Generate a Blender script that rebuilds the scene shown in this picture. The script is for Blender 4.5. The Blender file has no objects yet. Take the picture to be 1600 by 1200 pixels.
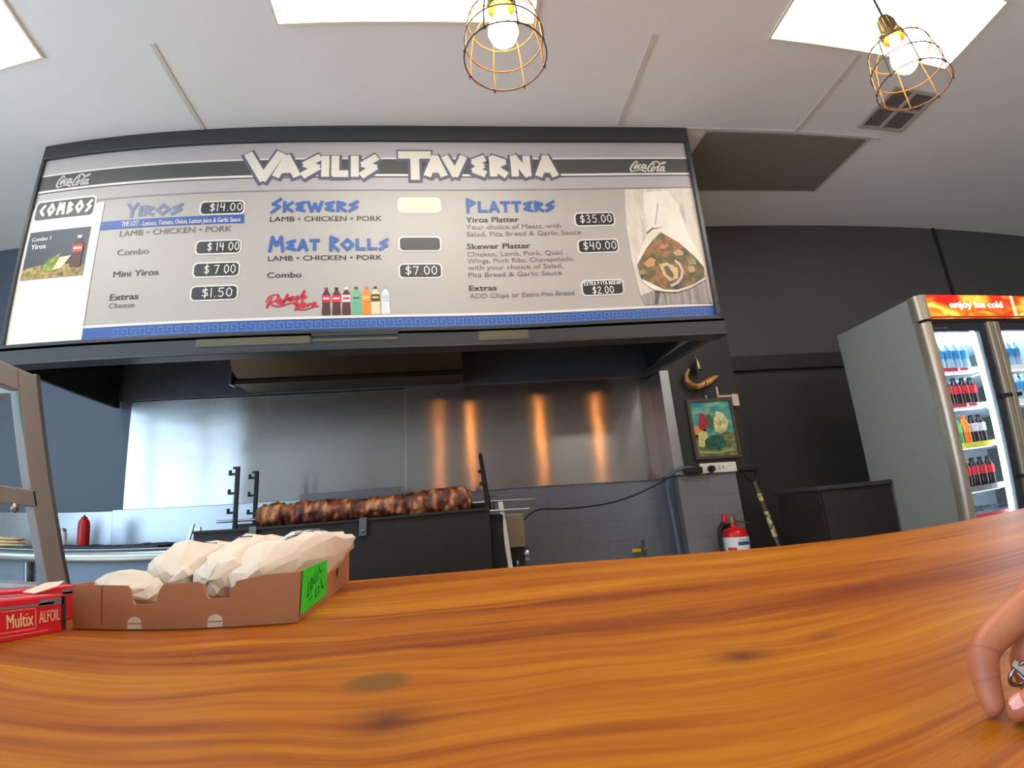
import bpy, bmesh, math, random
from mathutils import Vector, Matrix, noise
random.seed(7)
PI = math.pi
S = bpy.context.scene
COL = S.collection
CZ = 1.19                      # height of the camera above the shop floor; z values below are measured from the camera

# ------------------------------------------------------------------ camera (phone lens with strong barrel curvature)
K = (1.34233068, -0.40288558, -0.20192647, 0.28930875)      # angle off axis = K1 r + K2 r^2 + K3 r^3 + K4 r^4, r in 1000 px
PITCH, YAW, ROLL = 0.2497274, 0.11098466, 0.07627472
def _rot():
    cy, sy = math.cos(YAW), math.sin(YAW); cp, sp = math.cos(PITCH), math.sin(PITCH); cr, sr = math.cos(ROLL), math.sin(ROLL)
    Ry = Matrix(((cy, sy, 0), (-sy, cy, 0), (0, 0, 1))); Rp = Matrix(((1, 0, 0), (0, cp, -sp), (0, sp, cp))); Rr = Matrix(((cr, 0, sr), (0, 1, 0), (-sr, 0, cr)))
    return Ry @ Rp @ Rr
RC = _rot()
cd = bpy.data.cameras.new('camera'); cam = bpy.data.objects.new('camera', cd); COL.objects.link(cam); S.camera = cam
cd.type = 'PANO'; cd.panorama_type = 'FISHEYE_LENS_POLYNOMIAL'
cd.sensor_fit = 'HORIZONTAL'; cd.sensor_width = 36.0; cd.sensor_height = 27.0; cd.fisheye_fov = 2.6
cd.fisheye_polynomial_k0 = 0.0
for i in range(4): setattr(cd, 'fisheye_polynomial_k%d' % (i+1), -K[i] / 22.5**(i+1))
cd.clip_start = 0.01
_r, _f, _u = RC.col[0], RC.col[1], RC.col[2]
cam.matrix_world = Matrix(((_r[0], _u[0], -_f[0], 0), (_r[1], _u[1], -_f[1], 0), (_r[2], _u[2], -_f[2], CZ), (0, 0, 0, 1)))
def ray(x, y):
    px, py = x-800.0, y-600.0; r = math.hypot(px, py)/1000.0 + 1e-9
    th = sum(K[i]*r**(i+1) for i in range(4)); s = math.sin(th)/r/1000.0
    return RC @ Vector((s*px, math.cos(th), -s*py))
def onY(x, y, Y): d = ray(x, y); return d*(Y/d.y)
def onZ(x, y, Z): d = ray(x, y); return d*(Z/d.z)
def onX(x, y, X): d = ray(x, y); return d*(X/d.x)

# ------------------------------------------------------------------ world, exposure, large lights
S.view_settings.view_transform = 'Standard'; S.view_settings.look = 'None'; S.view_settings.exposure = 0.0; S.view_settings.gamma = 1.0
S.view_settings.use_curve_mapping = False
W = bpy.data.worlds.new('world'); S.world = W; W.use_nodes = True
_bg = W.node_tree.nodes['Background']; _bg.inputs[0].default_value = (0.55, 0.77, 1.0, 1); _bg.inputs[1].default_value = 8.0
PANEL_EMIT = 14.0
BULB_EMIT = 150.0
sl = bpy.data.lights.new('sun', 'SUN'); sl.energy = 17.0; sl.angle = .02; sl.color = (1.0, .95, .86); so = bpy.data.objects.new('sun', sl); COL.objects.link(so)
so.rotation_euler = Vector((.62, .50, -.78)).to_track_quat('-Z', 'Y').to_euler()      # through the shop-front windows on to the floor behind the viewer
S.cycles.max_bounces = 8; S.cycles.transparent_max_bounces = 12; S.cycles.sample_clamp_indirect = 6.0

def portal(loc, rot, sx, sy):                    # lets the daylight be sampled through an opening
    l = bpy.data.lights.new('daylight_portal', 'AREA'); l.shape = 'RECTANGLE'; l.size = sx; l.size_y = sy; l.cycles.is_portal = True
    o = bpy.data.objects.new('daylight_portal', l); COL.objects.link(o); o.location = (loc[0], loc[1], loc[2]+CZ); o.rotation_euler = rot

# ------------------------------------------------------------------ materials
def lin(c):
    f = lambda v: v/12.92 if v <= .04045 else ((v+.055)/1.055)**2.4
    return tuple(f(v/255.0) for v in c)
MATS = {}
def mat(name, rgb, rough=.55, metal=0.0, var=.10, scale=14.0, bump=0.0, bscale=None, emit=0.0, stretch=(1,1,1), spec=.5, aniso=0.0, arot=0.0, alpha=1.0, coat=0.0, trans=0.0, sss=0.0, ior=1.45):
    if name in MATS: return MATS[name]
    m = bpy.data.materials.new(name); m.use_nodes = True; nt = m.node_tree; N = nt.nodes; L = nt.links
    b = N['Principled BSDF']; c = lin(rgb)
    tc = N.new('ShaderNodeTexCoord'); mp = N.new('ShaderNodeMapping'); mp.inputs['Scale'].default_value = stretch
    L.new(tc.outputs['Object'], mp.inputs['Vector'])
    nz = N.new('ShaderNodeTexNoise'); nz.inputs['Scale'].default_value = scale; nz.inputs['Detail'].default_value = 4
    L.new(mp.outputs[0], nz.inputs['Vector'])
    mx = N.new('ShaderNodeMix'); mx.data_type = 'RGBA'
    mx.inputs['A'].default_value = (*[v*(1-var) for v in c], 1); mx.inputs['B'].default_value = (*[min(1, v*(1+var)) for v in c], 1)
    L.new(nz.outputs['Fac'], mx.inputs['Factor']); L.new(mx.outputs['Result'], b.inputs['Base Color'])
    b.inputs['Roughness'].default_value = rough; b.inputs['Metallic'].default_value = metal; b.inputs['Specular IOR Level'].default_value = spec
    b.inputs['Anisotropic'].default_value = aniso; b.inputs['Anisotropic Rotation'].default_value = arot
    b.inputs['Alpha'].default_value = alpha; b.inputs['Coat Weight'].default_value = coat; b.inputs['Transmission Weight'].default_value = trans; b.inputs['IOR'].default_value = ior
    if sss: b.inputs['Subsurface Weight'].default_value = sss; b.inputs['Subsurface Radius'].default_value = (.01, .004, .002)
    if emit:
        L.new(mx.outputs['Result'], b.inputs['Emission Color']); b.inputs['Emission Strength'].default_value = emit
    if bump:
        bp = N.new('ShaderNodeBump'); bp.inputs['Strength'].default_value = bump; bp.inputs['Distance'].default_value = .01
        nb = N.new('ShaderNodeTexNoise'); nb.inputs['Scale'].default_value = bscale or scale; nb.inputs['Detail'].default_value = 5
        L.new(mp.outputs[0], nb.inputs['Vector']); L.new(nb.outputs['Fac'], bp.inputs['Height']); L.new(bp.outputs[0], b.inputs['Normal'])
    MATS[name] = m; return m
def ramp_mat(name, stops, scale=6.0, rough=.6, stretch=(1,1,1), detail=6, emit=0.0, bump=0.0, distortion=0.0, metal=0.0):
    if name in MATS: return MATS[name]
    m = bpy.data.materials.new(name); m.use_nodes = True; nt = m.node_tree; N = nt.nodes; L = nt.links; b = N['Principled BSDF']
    tc = N.new('ShaderNodeTexCoord'); mp = N.new('ShaderNodeMapping'); mp.inputs['Scale'].default_value = stretch; L.new(tc.outputs['Object'], mp.inputs['Vector'])
    nz = N.new('ShaderNodeTexNoise'); nz.inputs['Scale'].default_value = scale; nz.inputs['Detail'].default_value = detail; nz.inputs['Distortion'].default_value = distortion
    L.new(mp.outputs[0], nz.inputs['Vector']); rp = N.new('ShaderNodeValToRGB'); L.new(nz.outputs['Fac'], rp.inputs[0])
    e = rp.color_ramp.elements
    while len(e) < len(stops): e.new(.5)
    for k, (p, c) in enumerate(stops): e[k].position = p; e[k].color = (*lin(c), 1)
    L.new(rp.outputs[0], b.inputs['Base Color']); b.inputs['Roughness'].default_value = rough; b.inputs['Metallic'].default_value = metal
    if emit: L.new(rp.outputs[0], b.inputs['Emission Color']); b.inputs['Emission Strength'].default_value = emit
    if bump:
        bp = N.new('ShaderNodeBump'); bp.inputs['Strength'].default_value = bump; bp.inputs['Distance'].default_value = .01
        L.new(nz.outputs['Fac'], bp.inputs['Height']); L.new(bp.outputs[0], b.inputs['Normal'])
    MATS[name] = m; return m
def glass_mat(name, tint, amount=.10, rough=.03):
    m = bpy.data.materials.new(name); m.use_nodes = True; nt = m.node_tree; N = nt.nodes; L = nt.links; N.remove(N['Principled BSDF'])
    tr = N.new('ShaderNodeBsdfTransparent'); tr.inputs[0].default_value = (*tint, 1); gl = N.new('ShaderNodeBsdfGlossy'); gl.inputs['Roughness'].default_value = rough
    lw = N.new('ShaderNodeLayerWeight'); lw.inputs[0].default_value = .5; fr = N.new('ShaderNodeMath'); fr.operation = 'POWER'; fr.inputs[1].default_value = 5.0; L.new(lw.outputs['Facing'], fr.inputs[0])
    mu = N.new('ShaderNodeMath'); mu.operation = 'MULTIPLY_ADD'; mu.inputs[1].default_value = .8; mu.inputs[2].default_value = amount
    L.new(fr.outputs[0], mu.inputs[0]); mx = N.new('ShaderNodeMixShader'); L.new(mu.outputs[0], mx.inputs[0]); L.new(tr.outputs[0], mx.inputs[1]); L.new(gl.outputs[0], mx.inputs[2])
    L.new(mx.outputs[0], N['Material Output'].inputs[0]); MATS[name] = m; return m

# ------------------------------------------------------------------ mesh building
class MB:
    def __init__(s): s.v = []; s.f = []; s.m = []; s.mi = 0
    def add(s, vs, fs):
        o = len(s.v); s.v += [Vector(p) for p in vs]; s.f += [[i+o for i in f] for f in fs]; s.m += [s.mi]*len(fs); return s
    def box(s, a, b):
        x0, y0, z0 = a; x1, y1, z1 = b
        return s.add([(x0,y0,z0),(x1,y0,z0),(x1,y1,z0),(x0,y1,z0),(x0,y0,z1),(x1,y0,z1),(x1,y1,z1),(x0,y1,z1)],
                     [(0,3,2,1),(4,5,6,7),(0,1,5,4),(1,2,6,5),(2,3,7,6),(3,0,4,7)])
    def hexa(s, bot, top):                       # any six-sided block from two quads
        return s.add(list(bot)+list(top), [(3,2,1,0),(4,5,6,7),(0,1,5,4),(1,2,6,5),(2,3,7,6),(3,0,4,7)])
    def prism(s, poly, y0, y1):                  # polygon in X,Z given depth along Y
        n = len(poly); vs = [(x, y0, z) for x, z in poly]+[(x, y1, z) for x, z in poly]
        return s.add(vs, [list(range(n)), list(range(2*n-1, n-1, -1))]+[(i, i+n, (i+1) % n+n, (i+1) % n) for i in range(n)])
    def extr(s, poly, vec):                      # any planar 3D polygon pushed along vec
        n = len(poly); vec = Vector(vec); vs = [Vector(p) for p in poly]; vs += [p+vec for p in vs]
        return s.add(vs, [list(range(n)), list(range(2*n-1, n-1, -1))]+[(i, i+n, (i+1) % n+n, (i+1) % n) for i in range(n)])
    def tube(s, path, rad, n=8, closed=False, cap=True):
        P = [Vector(p) for p in path]; k = len(P); R = rad if isinstance(rad, (list, tuple)) else [rad]*k
        up = None; rings = []
        for i in range(k):
            a = P[i-1] if (i or closed) else P[i]; c = P[(i+1) % k] if (i < k-1 or closed) else P[i]
            t = (c-a).normalized() if (c-a).length > 1e-9 else Vector((0,0,1))
            if up is None:
                up = Vector((0,0,1)) if abs(t.z) < .9 else Vector((1,0,0))
            u = (up - t*up.dot(t)).normalized(); w = t.cross(u); up = u
            rings.append([P[i]+(u*math.cos(2*PI*j/n)+w*math.sin(2*PI*j/n))*R[i] for j in range(n)])
        vs = [p for r in rings for p in r]; fs = []
        for i in range(k if closed else k-1):
            a, b = i*n, ((i+1) % k)*n
            fs += [(a+j, a+(j+1) % n, b+(j+1) % n, b+j) for j in range(n)]
        if cap and not closed: fs += [list(range(n))[::-1], list(range((k-1)*n, k*n))]
        return s.add(vs, fs)
    def lathe(s, prof, c, n=20, axis='z'):       # prof: (radius, height)
        c = Vector(c); vs = []; k = len(prof)
        for r, h in prof:
            for j in range(n):
                a = 2*PI*j/n; x, y = r*math.cos(a), r*math.sin(a)
                vs.append(c + (Vector((x,y,h)) if axis == 'z' else Vector((h,x,y)) if axis == 'x' else Vector((x,h,-y))))
        fs = [(i*n+j, i*n+(j+1) % n, (i+1)*n+(j+1) % n, (i+1)*n+j) for i in range(k-1) for j in range(n)]
        if prof[0][0] > 1e-6: fs.append(list(range(n))[::-1])
        if prof[-1][0] > 1e-6: fs.append(list(range((k-1)*n, k*n)))
        return s.add(vs, fs)
    def ball(s, c, r, n=16, k=10, sq=(1,1,1)):
        vs = []; c = Vector(c)
        for i in range(k+1):
            t = PI*i/k
            for j in range(n): a = 2*PI*j/n; vs.append(c+Vector((r*math.sin(t)*math.cos(a)*sq[0], r*math.sin(t)*math.sin(a)*sq[1], -r*math.cos(t)*sq[2])))
        return s.add(vs, [(i*n+j, i*n+(j+1) % n, (i+1)*n+(j+1) % n, (i+1)*n+j) for i in range(k) for j in range(n)])
    def stroke(s, pts, w, org, ux, uz, off=None): # flat pen strokes on a plane: pts in plane units
        off = Vector(off or (0,0,0)); O = Vector(org); ux = Vector(ux); uz = Vector(uz)
        for (a, b) in zip(pts[:-1], pts[1:]):
            a, b = Vector(a), Vector(b); d = b-a
            if d.length < 1e-9: continue
            d = d.normalized(); nrm = Vector((-d.y, d.x))*w/2; e = d*w*.32
            q = [a-e-nrm, b+e-nrm, b+e+nrm, a-e+nrm]; s.k = getattr(s, 'k', 0)+1; lift = ux.cross(uz)*(.00018*(s.k % 5))
            s.add([O+ux*p.x+uz*p.y+off+lift for p in q], [(0,1,2,3)])
        return s
def parent_origin(p):
    o = Vector((0,0,0))
    while p is not None: o += p.location; p = p.parent
    return o
def obj(name, mb, m, parent=None, smooth=None, bevel=0.0, label=None, seg=2, origin=None):
    me = bpy.data.meshes.new(name); o = bpy.data.objects.new(name, me)
    base = parent_origin(parent) if parent else (Vector((origin[0], origin[1], origin[2]+CZ)) if origin else None)
    if base is None:
        vs = mb.v; cx = (min(p.x for p in vs)+max(p.x for p in vs))/2; cy = (min(p.y for p in vs)+max(p.y for p in vs))/2; cz = min(p.z for p in vs)
        base = Vector((cx, cy, cz+CZ))
    me.from_pydata([(p.x-base.x, p.y-base.y, p.z+CZ-base.z) for p in mb.v], [], mb.f)
    for q in (m if isinstance(m, (list, tuple)) else [m]): me.materials.append(q)
    me.polygons.foreach_set('material_index', mb.m)
    if smooth is not None:
        me.polygons.foreach_set('use_smooth', [True]*len(me.polygons)); me.set_sharp_from_angle(angle=math.radians(smooth))
    me.update(); COL.objects.link(o)
    if parent: o.parent = parent
    else: o.location = base
    if bevel:
        b = o.modifiers.new('bevel', 'BEVEL'); b.width = bevel; b.segments = seg; b.limit_method = 'ANGLE'
    if label: o['label'] = label
    return o
def thing(name, label, cat, loc, group=None):
    o = bpy.data.objects.new(name, None); COL.objects.link(o); o.location = (loc[0], loc[1], loc[2]+CZ); o.empty_display_size = .05
    return tag(o, label, cat, group)
def tag(o, label, cat, group=None):
    o['label'] = label; o['category'] = cat
    if group: o['group'] = group
    return o
def struct(name, mb, m, **k):
    o = obj(name, mb, m, **k); o['kind'] = 'structure'; return o
def dup(root, delta, label=None):
    r = root.copy(); COL.objects.link(r); r.location = root.location+Vector(delta)
    if label: r['label'] = label
    for ch in list(root.children):
        c = ch.copy(); COL.objects.link(c); c.parent = r
        for g in list(ch.children):
            d = g.copy(); COL.objects.link(d); d.parent = c
    return r
def text_geo(s, bold=0.0, shear=0.0, spacing=1.0):     # outline text as flat geometry: verts in a plane, size box
    c = bpy.data.curves.new('t', 'FONT'); c.body = s; c.size = 1.0; c.offset = bold; c.shear = shear; c.space_character = spacing; c.resolution_u = 3
    o = bpy.data.objects.new('t', c); COL.objects.link(o); dg = bpy.context.evaluated_depsgraph_get(); dg.update()
    me = bpy.data.meshes.new_from_object(o.evaluated_get(dg)); v = [p.co.copy() for p in me.vertices]; f = [list(p.vertices) for p in me.polygons]
    bpy.data.objects.remove(o); bpy.data.curves.remove(c); bpy.data.meshes.remove(me)
    return v, f
CAP = None
def text(mb, s, x0, x1, base, cap, plane, bold=0.0, shear=0.0, fit=True):
    """lay text between x0 and x1 with its baseline and cap height; plane(x, z) -> world point"""
    global CAP
    if CAP is None: CAP = max(p.y for p in text_geo('H')[0])
    v, f = text_geo(s, 0.0, shear); a = min(p.x for p in v); b = max(p.x for p in v); sx = (x1-x0)/(b-a); sz = cap/CAP
    mb.add([plane(x0+(p.x-a)*sx, base+p.y*sz) for p in v], f)
    for k in ((-1, 1) if bold else ()):                # heavier weight: the outline again, a hair to each side and a hair deeper
        d = bold*sx*1.1*k; w0 = plane(0, 0); nrm = (plane(1, 0)-w0).cross(plane(0, 1)-w0).normalized()
        mb.add([plane(x0+(p.x-a)*sx+d, base+p.y*sz)-nrm*.00012*(k+2) for p in v], f)
    return mb
# angular display lettering, each letter as strokes in a unit box
GL = {'A': [[(0,0),(.5,1),(1,0)],[(.22,.3),(.78,.3)]], 'V': [[(0,1),(.5,0),(1,1)]], 'S': [[(1,1),(.12,.62),(.88,.42),(0,0)]], 'I': [[(.5,0),(.5,1)]],
      'L': [[(.1,1),(.1,.06),(1,.06)]], 'T': [[(0,.94),(1,.94)],[(.5,.94),(.5,0)]], 'E': [[(1,.95),(.1,.76),(.75,.5),(.1,.24),(1,.05)]],
      'R': [[(.08,0),(.08,.96),(.9,.74),(.1,.46),(1,0)]], 'N': [[(.05,0),(.05,1),(.95,0),(.95,1)]], 'O': [[(.5,1),(1,.5),(.5,0),(0,.5),(.5,1)]],
      'C': [[(1,.95),(.05,.5),(1,.05)]], 'M': [[(0,0),(.16,1),(.5,.4),(.84,1),(1,0)]], 'B': [[(.08,0),(.08,.96),(.85,.74),(.1,.52),(.95,.26),(.08,.02)]],
      'K': [[(.08,0),(.08,1)],[(1,.95),(.1,.48),(1,0)]], 'W': [[(0,1),(.26,0),(.5,.8),(.74,0),(1,1)]], 'P': [[(.08,0),(.08,.96),(.9,.72),(.1,.42)]], 'Y': [[(0,1),(.5,.48),(1,1)],[(.5,.48),(.5,0)]]}
HAND = {'$': [[(.9,.78),(.6,.9),(.15,.8),(.15,.6),(.85,.42),(.9,.22),(.5,.08),(.05,.2)],[(.5,1.08),(.5,-.08)]], '1': [[(.5,1),(.5,0)]], '4': [[(.15,1),(.1,.5),(.85,.5)],[(.75,.95),(.75,0)]],
        '0': [[(.5,1),(.12,.8),(.08,.3),(.45,0),(.85,.2),(.9,.7),(.5,1)]], '5': [[(.9,1),(.2,.97),(.15,.58),(.7,.6),(.9,.3),(.6,.02),(.1,.08)]], '7': [[(.05,.92),(.9,.95),(.4,0)]],
        '3': [[(.1,.92),(.6,1),(.8,.78),(.4,.55),(.85,.32),(.6,.02),(.05,.08)]], '2': [[(.1,.8),(.5,1),(.85,.75),(.1,.03),(.95,.03)]], '.': [[(.45,.02),(.55,.02)]], ' ': [],
        'E': [[(.9,1),(.1,1),(.1,0),(.9,0)],[(.1,.5),(.7,.5)]], 'X': [[(.1,1),(.9,0)],[(.9,1),(.1,0)]], 'T': [[(0,1),(1,1)],[(.5,1),(.5,0)]], 'R': [[(.1,0),(.1,1),(.8,.8),(.1,.5),(.9,0)]],
        'A': [[(.05,0),(.5,1),(.95,0)],[(.2,.35),(.8,.35)]], 'P': [[(.1,0),(.1,1),(.85,.75),(.1,.5)]], 'I': [[(.5,0),(.5,1)]], 'B': [[(.1,0),(.1,1),(.8,.75),(.1,.5),(.9,.25),(.1,0)]], 'D': [[(.1,0),(.1,1),(.9,.5),(.1,0)]]}

# ------------------------------------------------------------------ the setting
CEIL = 2.23; FLOOR = -1.19; CT = -0.14           # ceiling, floor and counter top heights
M_ceil = mat("ceiling_paint", (228,231,232), .7, var=.03, scale=2)
M_wall = mat('charcoal_wall_paint', (78,77,77), .55, var=.06, scale=3, bump=.05, bscale=60)
M_wallfront = mat('grey_wall_paint', (196,190,182), .7, var=.05, scale=2)
M_floor = mat("floor_tile", (188,182,172), .5, var=.1, scale=3)
M_batten = mat('ceiling_batten', (205,203,198), .6, var=.02)
struct('floor', MB().box((-4.7,-4.6,FLOOR-.1), (6.7,3.75,FLOOR)), M_floor)
struct('ceiling', MB().box((-4.7,-4.6,CEIL), (6.7,3.75,CEIL+.1)), M_ceil)
struct('wall_back', MB().box((-4.7,3.65,FLOOR), (6.7,3.75,CEIL)), M_wall)
struct('wall_right', MB().box((6.6,-4.6,FLOOR), (6.7,3.65,CEIL)), M_wallfront)
# left wall with the shop-front window behind the viewer's shoulder
b = MB(); b.box((-4.7,-4.6,FLOOR), (-4.6,3.65,-.5)); b.box((-4.7,-4.6,1.75), (-4.6,3.65,CEIL)); b.box((-4.7,.9,-.5), (-4.6,3.65,1.75)); b.box((-4.7,-4.6,-.5), (-4.6,-4.3,1.75))
struct('wall_left', b, M_wallfront)
struct('wall_front', MB().box((-4.6,-4.6,FLOOR), (6.6,-4.5,CEIL)), M_wallfront)
M_alu = mat('window_aluminium', (120,122,124), .4, .6, var=.04)
b = MB()
for y in (-4.3, -2.6, -.9, .86): b.box((-4.68,y,-.5), (-4.62,y+.05,1.75))
b.box((-4.68,-4.3,-.5), (-4.62,.9,-.45)); b.box((-4.68,-4.3,1.7), (-4.62,.9,1.75)); struct('window_1', b, M_alu)
portal((-4.7,-1.7,.625), (0, -PI/2, 0), 2.25, 5.2)
struct('trim_13', MB().box((-4.6,3.63,FLOOR), (-2.245,3.655,CEIL)), mat('daylight_tinted_wall', (84,96,112), .5, var=.05, scale=3))  # sheet over the wall, cool daylight tint put into its colour
# ceiling joints, rail and seams on the back wall
def batten(n, a, b_, m=M_batten): struct('trim_%d' % n, MB().box(a, b_), m)
batten(1, (1.035,1.88,CEIL-.006), (1.062,2.5,CEIL+.002)); batten(2, (2.222,1.88,CEIL-.006), (2.249,2.53,CEIL+.002)); batten(3, (1.49,2.522,CEIL-.005), (2.9,2.545,CEIL+.002))
batten(4, (1.47,3.145,CEIL-.005), (2.82,3.165,CEIL+.002)); batten(5, (2.80,2.545,CEIL-.005), (2.822,3.15,CEIL+.002))
batten(6, (-1.38,1.9,CEIL-.006), (-1.355,2.52,CEIL+.002))
M_rail = mat('black_rail_paint', (34,33,33), .5, var=.08)
struct('trim_12', MB().box((1.9,3.625,FLOOR), (6.6,3.655,.945)), mat('shaded_lower_wall_tone', (50,48,46), .5, var=.06, bump=.05, bscale=50))  # wall below the rail coloured darker to stand for its weaker light
batten(7, (2.0,3.59,.94), (6.6,3.655,1.055), M_rail); batten(8, (4.425,3.635,1.06), (4.455,3.655,CEIL), M_rail)
o = obj('ceiling_panel', MB().box((1.63,2.55,CEIL-.012), (2.79,3.14,CEIL+.002)), mat('grey_ceiling_panel', (128,122,114), .6, var=.04)); tag(o, 'darker grey rectangular ceiling panel right of the menu board', 'ceiling panel')
# pilaster right of the splashback: black above, grey painted tiles below
M_tile = None
def tile_mat(name, a, bcol, mortar, sx, sz):
    m = bpy.data.materials.new(name); m.use_nodes = True; N = m.node_tree.nodes; L = m.node_tree.links; p = N['Principled BSDF']
    tc = N.new('ShaderNodeTexCoord'); mp = N.new('ShaderNodeMapping'); mp.inputs['Rotation'].default_value = (PI/2, 0, 0); L.new(tc.outputs['Object'], mp.inputs['Vector'])
    br = N.new('ShaderNodeTexBrick'); br.inputs['Scale'].default_value = 1.0; br.inputs['Brick Width'].default_value = sx; br.inputs['Row Height'].default_value = sz; br.inputs['Mortar Size'].default_value = .0022; br.offset = 0.0
    br.inputs['Color1'].default_value = (*lin(a), 1); br.inputs['Color2'].default_value = (*lin(bcol), 1); br.inputs['Mortar'].default_value = (*lin(mortar), 1)
    L.new(mp.outputs[0], br.inputs['Vector']); L.new(br.outputs['Color'], p.inputs['Base Color']); p.inputs['Roughness'].default_value = .4
    return m
M_tile = tile_mat('grey_wall_tile', (116,119,128), (119,122,131), (106,109,117), .2, .135)
M_blk = mat('black_wall_paint', (40,39,38), .5, var=.06, bump=.05, bscale=50)
struct('trim_9', MB().box((1.47,3.4,.17), (2.01,3.65,1.3)), M_blk)
struct('trim_10', MB().box((1.47,3.4,FLOOR), (1.885,3.65,.17)), tile_mat('grey_pilaster_tile', (118,115,116), (121,118,119), (106,103,104), .25, .135))
struct('trim_11', MB().box((-2.29,3.615,FLOOR), (1.47,3.65,.175)), M_tile)
# ceiling air grille
t = thing('ceiling_vent', 'square ceiling air grille with four dark panels beside caged lamp', 'vent', (2.82,2.25,CEIL))
b = MB()
for x in (2.645, 2.805, 2.985): b.box((x-.012,2.06,CEIL-.012), (x+.012,2.44,CEIL+.001))
for y in (2.07, 2.24, 2.43): b.box((2.635,y-.012,CEIL-.011), (2.995,y+.012,CEIL+.001))
obj('frame', b, mat('vent_frame_paint', (178,175,168), .5, var=.03), t)
for x in (2.66, 2.82):
    for y in (2.085, 2.255):
        b = MB()
        for k in range(6): b.hexa([(x,y+k*.027,CEIL-.006),(x+.148,y+k*.027,CEIL-.006),(x+.148,y+k*.027+.02,CEIL-.002),(x,y+k*.027+.02,CEIL-.002)], [(x,y+k*.027,CEIL-.003),(x+.148,y+k*.027,CEIL-.003),(x+.148,y+k*.027+.02,CEIL),(x,y+k*.027+.02,CEIL)])
        b.box((x,y,CEIL-.002), (x+.148,y+.16,CEIL+.001)); obj('grille', b, mat('vent_grille_dark', (112,108,102), .6, var=.1), t)
# recessed ceiling lights
M_diff = mat('light_diffuser', (255,252,244), .5, var=.01, emit=PANEL_EMIT)
M_lframe = mat('light_frame', (226,222,200), .5, var=.03)
for x0, x1, y1, lab in ((-3.15,-1.951,1.855,'large ceiling light panel left of the menu board'), (-.747,.448,1.855,'large ceiling light panel above the menu board centre'), (1.65,2.855,1.855,'large ceiling light panel behind the cage lamp near the vent'),
                        (1.65,2.855,-1.2,'added unseen light panel over the customer side of the counter'), (4.05,5.255,-1.2,'added unseen light panel over the customer side in front of fridge')):  # last two panels are added out of view to brighten the right ceiling
    y0 = y1-.615
    t = thing('ceiling_light', lab, 'ceiling light', ((x0+x1)/2, (y0+y1)/2, CEIL), 'recessed ceiling light panels')
    b = MB(); w = .012
    b.box((x0,y0,CEIL-.012), (x1,y0+w,CEIL+.001)); b.box((x0,y1-w,CEIL-.012), (x1,y1,CEIL+.001)); b.box((x0,y0+w,CEIL-.012), (x0+w,y1-w,CEIL+.001)); b.box((x1-w,y0+w,CEIL-.012), (x1,y1-w,CEIL+.001))
    obj('frame', b, M_lframe, t); obj('diffuser', MB().box((x0+w,y0+w,CEIL-.009), (x1-w,y1-w,CEIL+.001)), M_diff, t)
# pendant lamps in wire cages
M_wire = mat('dark_bronze_wire', (72,66,62), .55, .3, var=.06)
M_socket = mat('aged_brass_socket', (120,100,60), .4, .9, var=.15, scale=60)
M_bulb = mat('glowing_bulb', (255,160,76), .3, var=.02, emit=BULB_EMIT)
M_cord = mat('black_cord', (22,21,20), .6, var=.1)
def pendant(x, y, z, r, lab):
    t = thing('pendant_lamp', lab, 'lamp', (x, y, z), 'wire cage pendant lamps over the counter')
    h = r*1.6; rings = [(0, r), (h*.36, r*.97), (h*.72, r*.86)]
    b = MB(); wr = .0017
    for dz, rr in rings: b.tube([(x+rr*math.cos(2*PI*k/40), y+rr*math.sin(2*PI*k/40), z+dz) for k in range(40)], wr, 6, closed=True)
    for k in range(8):
        a = 2*PI*k/8+.2; c, s = math.cos(a), math.sin(a)
        path = [(x+c*q*r, y+s*q*r, z+dz) for q, dz in ((1.03,-.006),(1.0,0),(.97,h*.36),(.86,h*.72),(.66,h*.93),(.3,h*1.05))]
        b.tube(path, wr, 6)
        b.ball((x+c*r, y+s*r, z), .004, 6, 4)
    obj('cage', b, M_wire, t, smooth=60)
    zs = z+h*1.02
    b = MB().lathe([(.001,zs-.004-z),(.027,zs-.004-z),(.03,zs+.012-z),(.024,zs+.016-z),(.021,zs+.055-z),(.016,zs+.066-z),(.006,zs+.075-z)], (x,y,z), 20)
    for k in range(12):
        a = 2*PI*k/12; b.tube([(x+.022*math.cos(a), y+.022*math.sin(a), zs+.018), (x+.0205*math.cos(a), y+.0205*math.sin(a), zs+.054)], .0022, 5)
    obj('socket', b, M_socket, t, smooth=40)
    obj('cord', MB().tube([(x,y,zs+.07), (x,y,CEIL)], .0035, 8), M_cord, t, smooth=60)
    obj('ceiling_cup', MB().lathe([(.001,-.03),(.03,-.028),(.045,-.012),(.048,0)], (x,y,CEIL), 20), M_socket, t, smooth=40)
    obj('bulb', MB().lathe([(.001,h*.30),(.014,h*.31),(.025,h*.38),(.031,h*.50),(.029,h*.62),(.021,h*.76),(.014,h*.90),(.013,h*1.0)], (x,y,z), 20), M_bulb, t, smooth=60)
pendant(.128, .815, .885, .083, 'caged pendant lamp hanging before the large restaurant name on the board')
pendant(1.045, .765, .842, .089, 'caged pendant lamp hanging in front of the ceiling vent')
pendant(1.84, .72, .862, .085, 'caged pendant lamp right of the vent lamp, mirrored in the steel splashback')
pendant(-.35, -.6, .885, .085, 'caged pendant lamp over the customer side, mirrored in the steel splashback')

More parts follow.
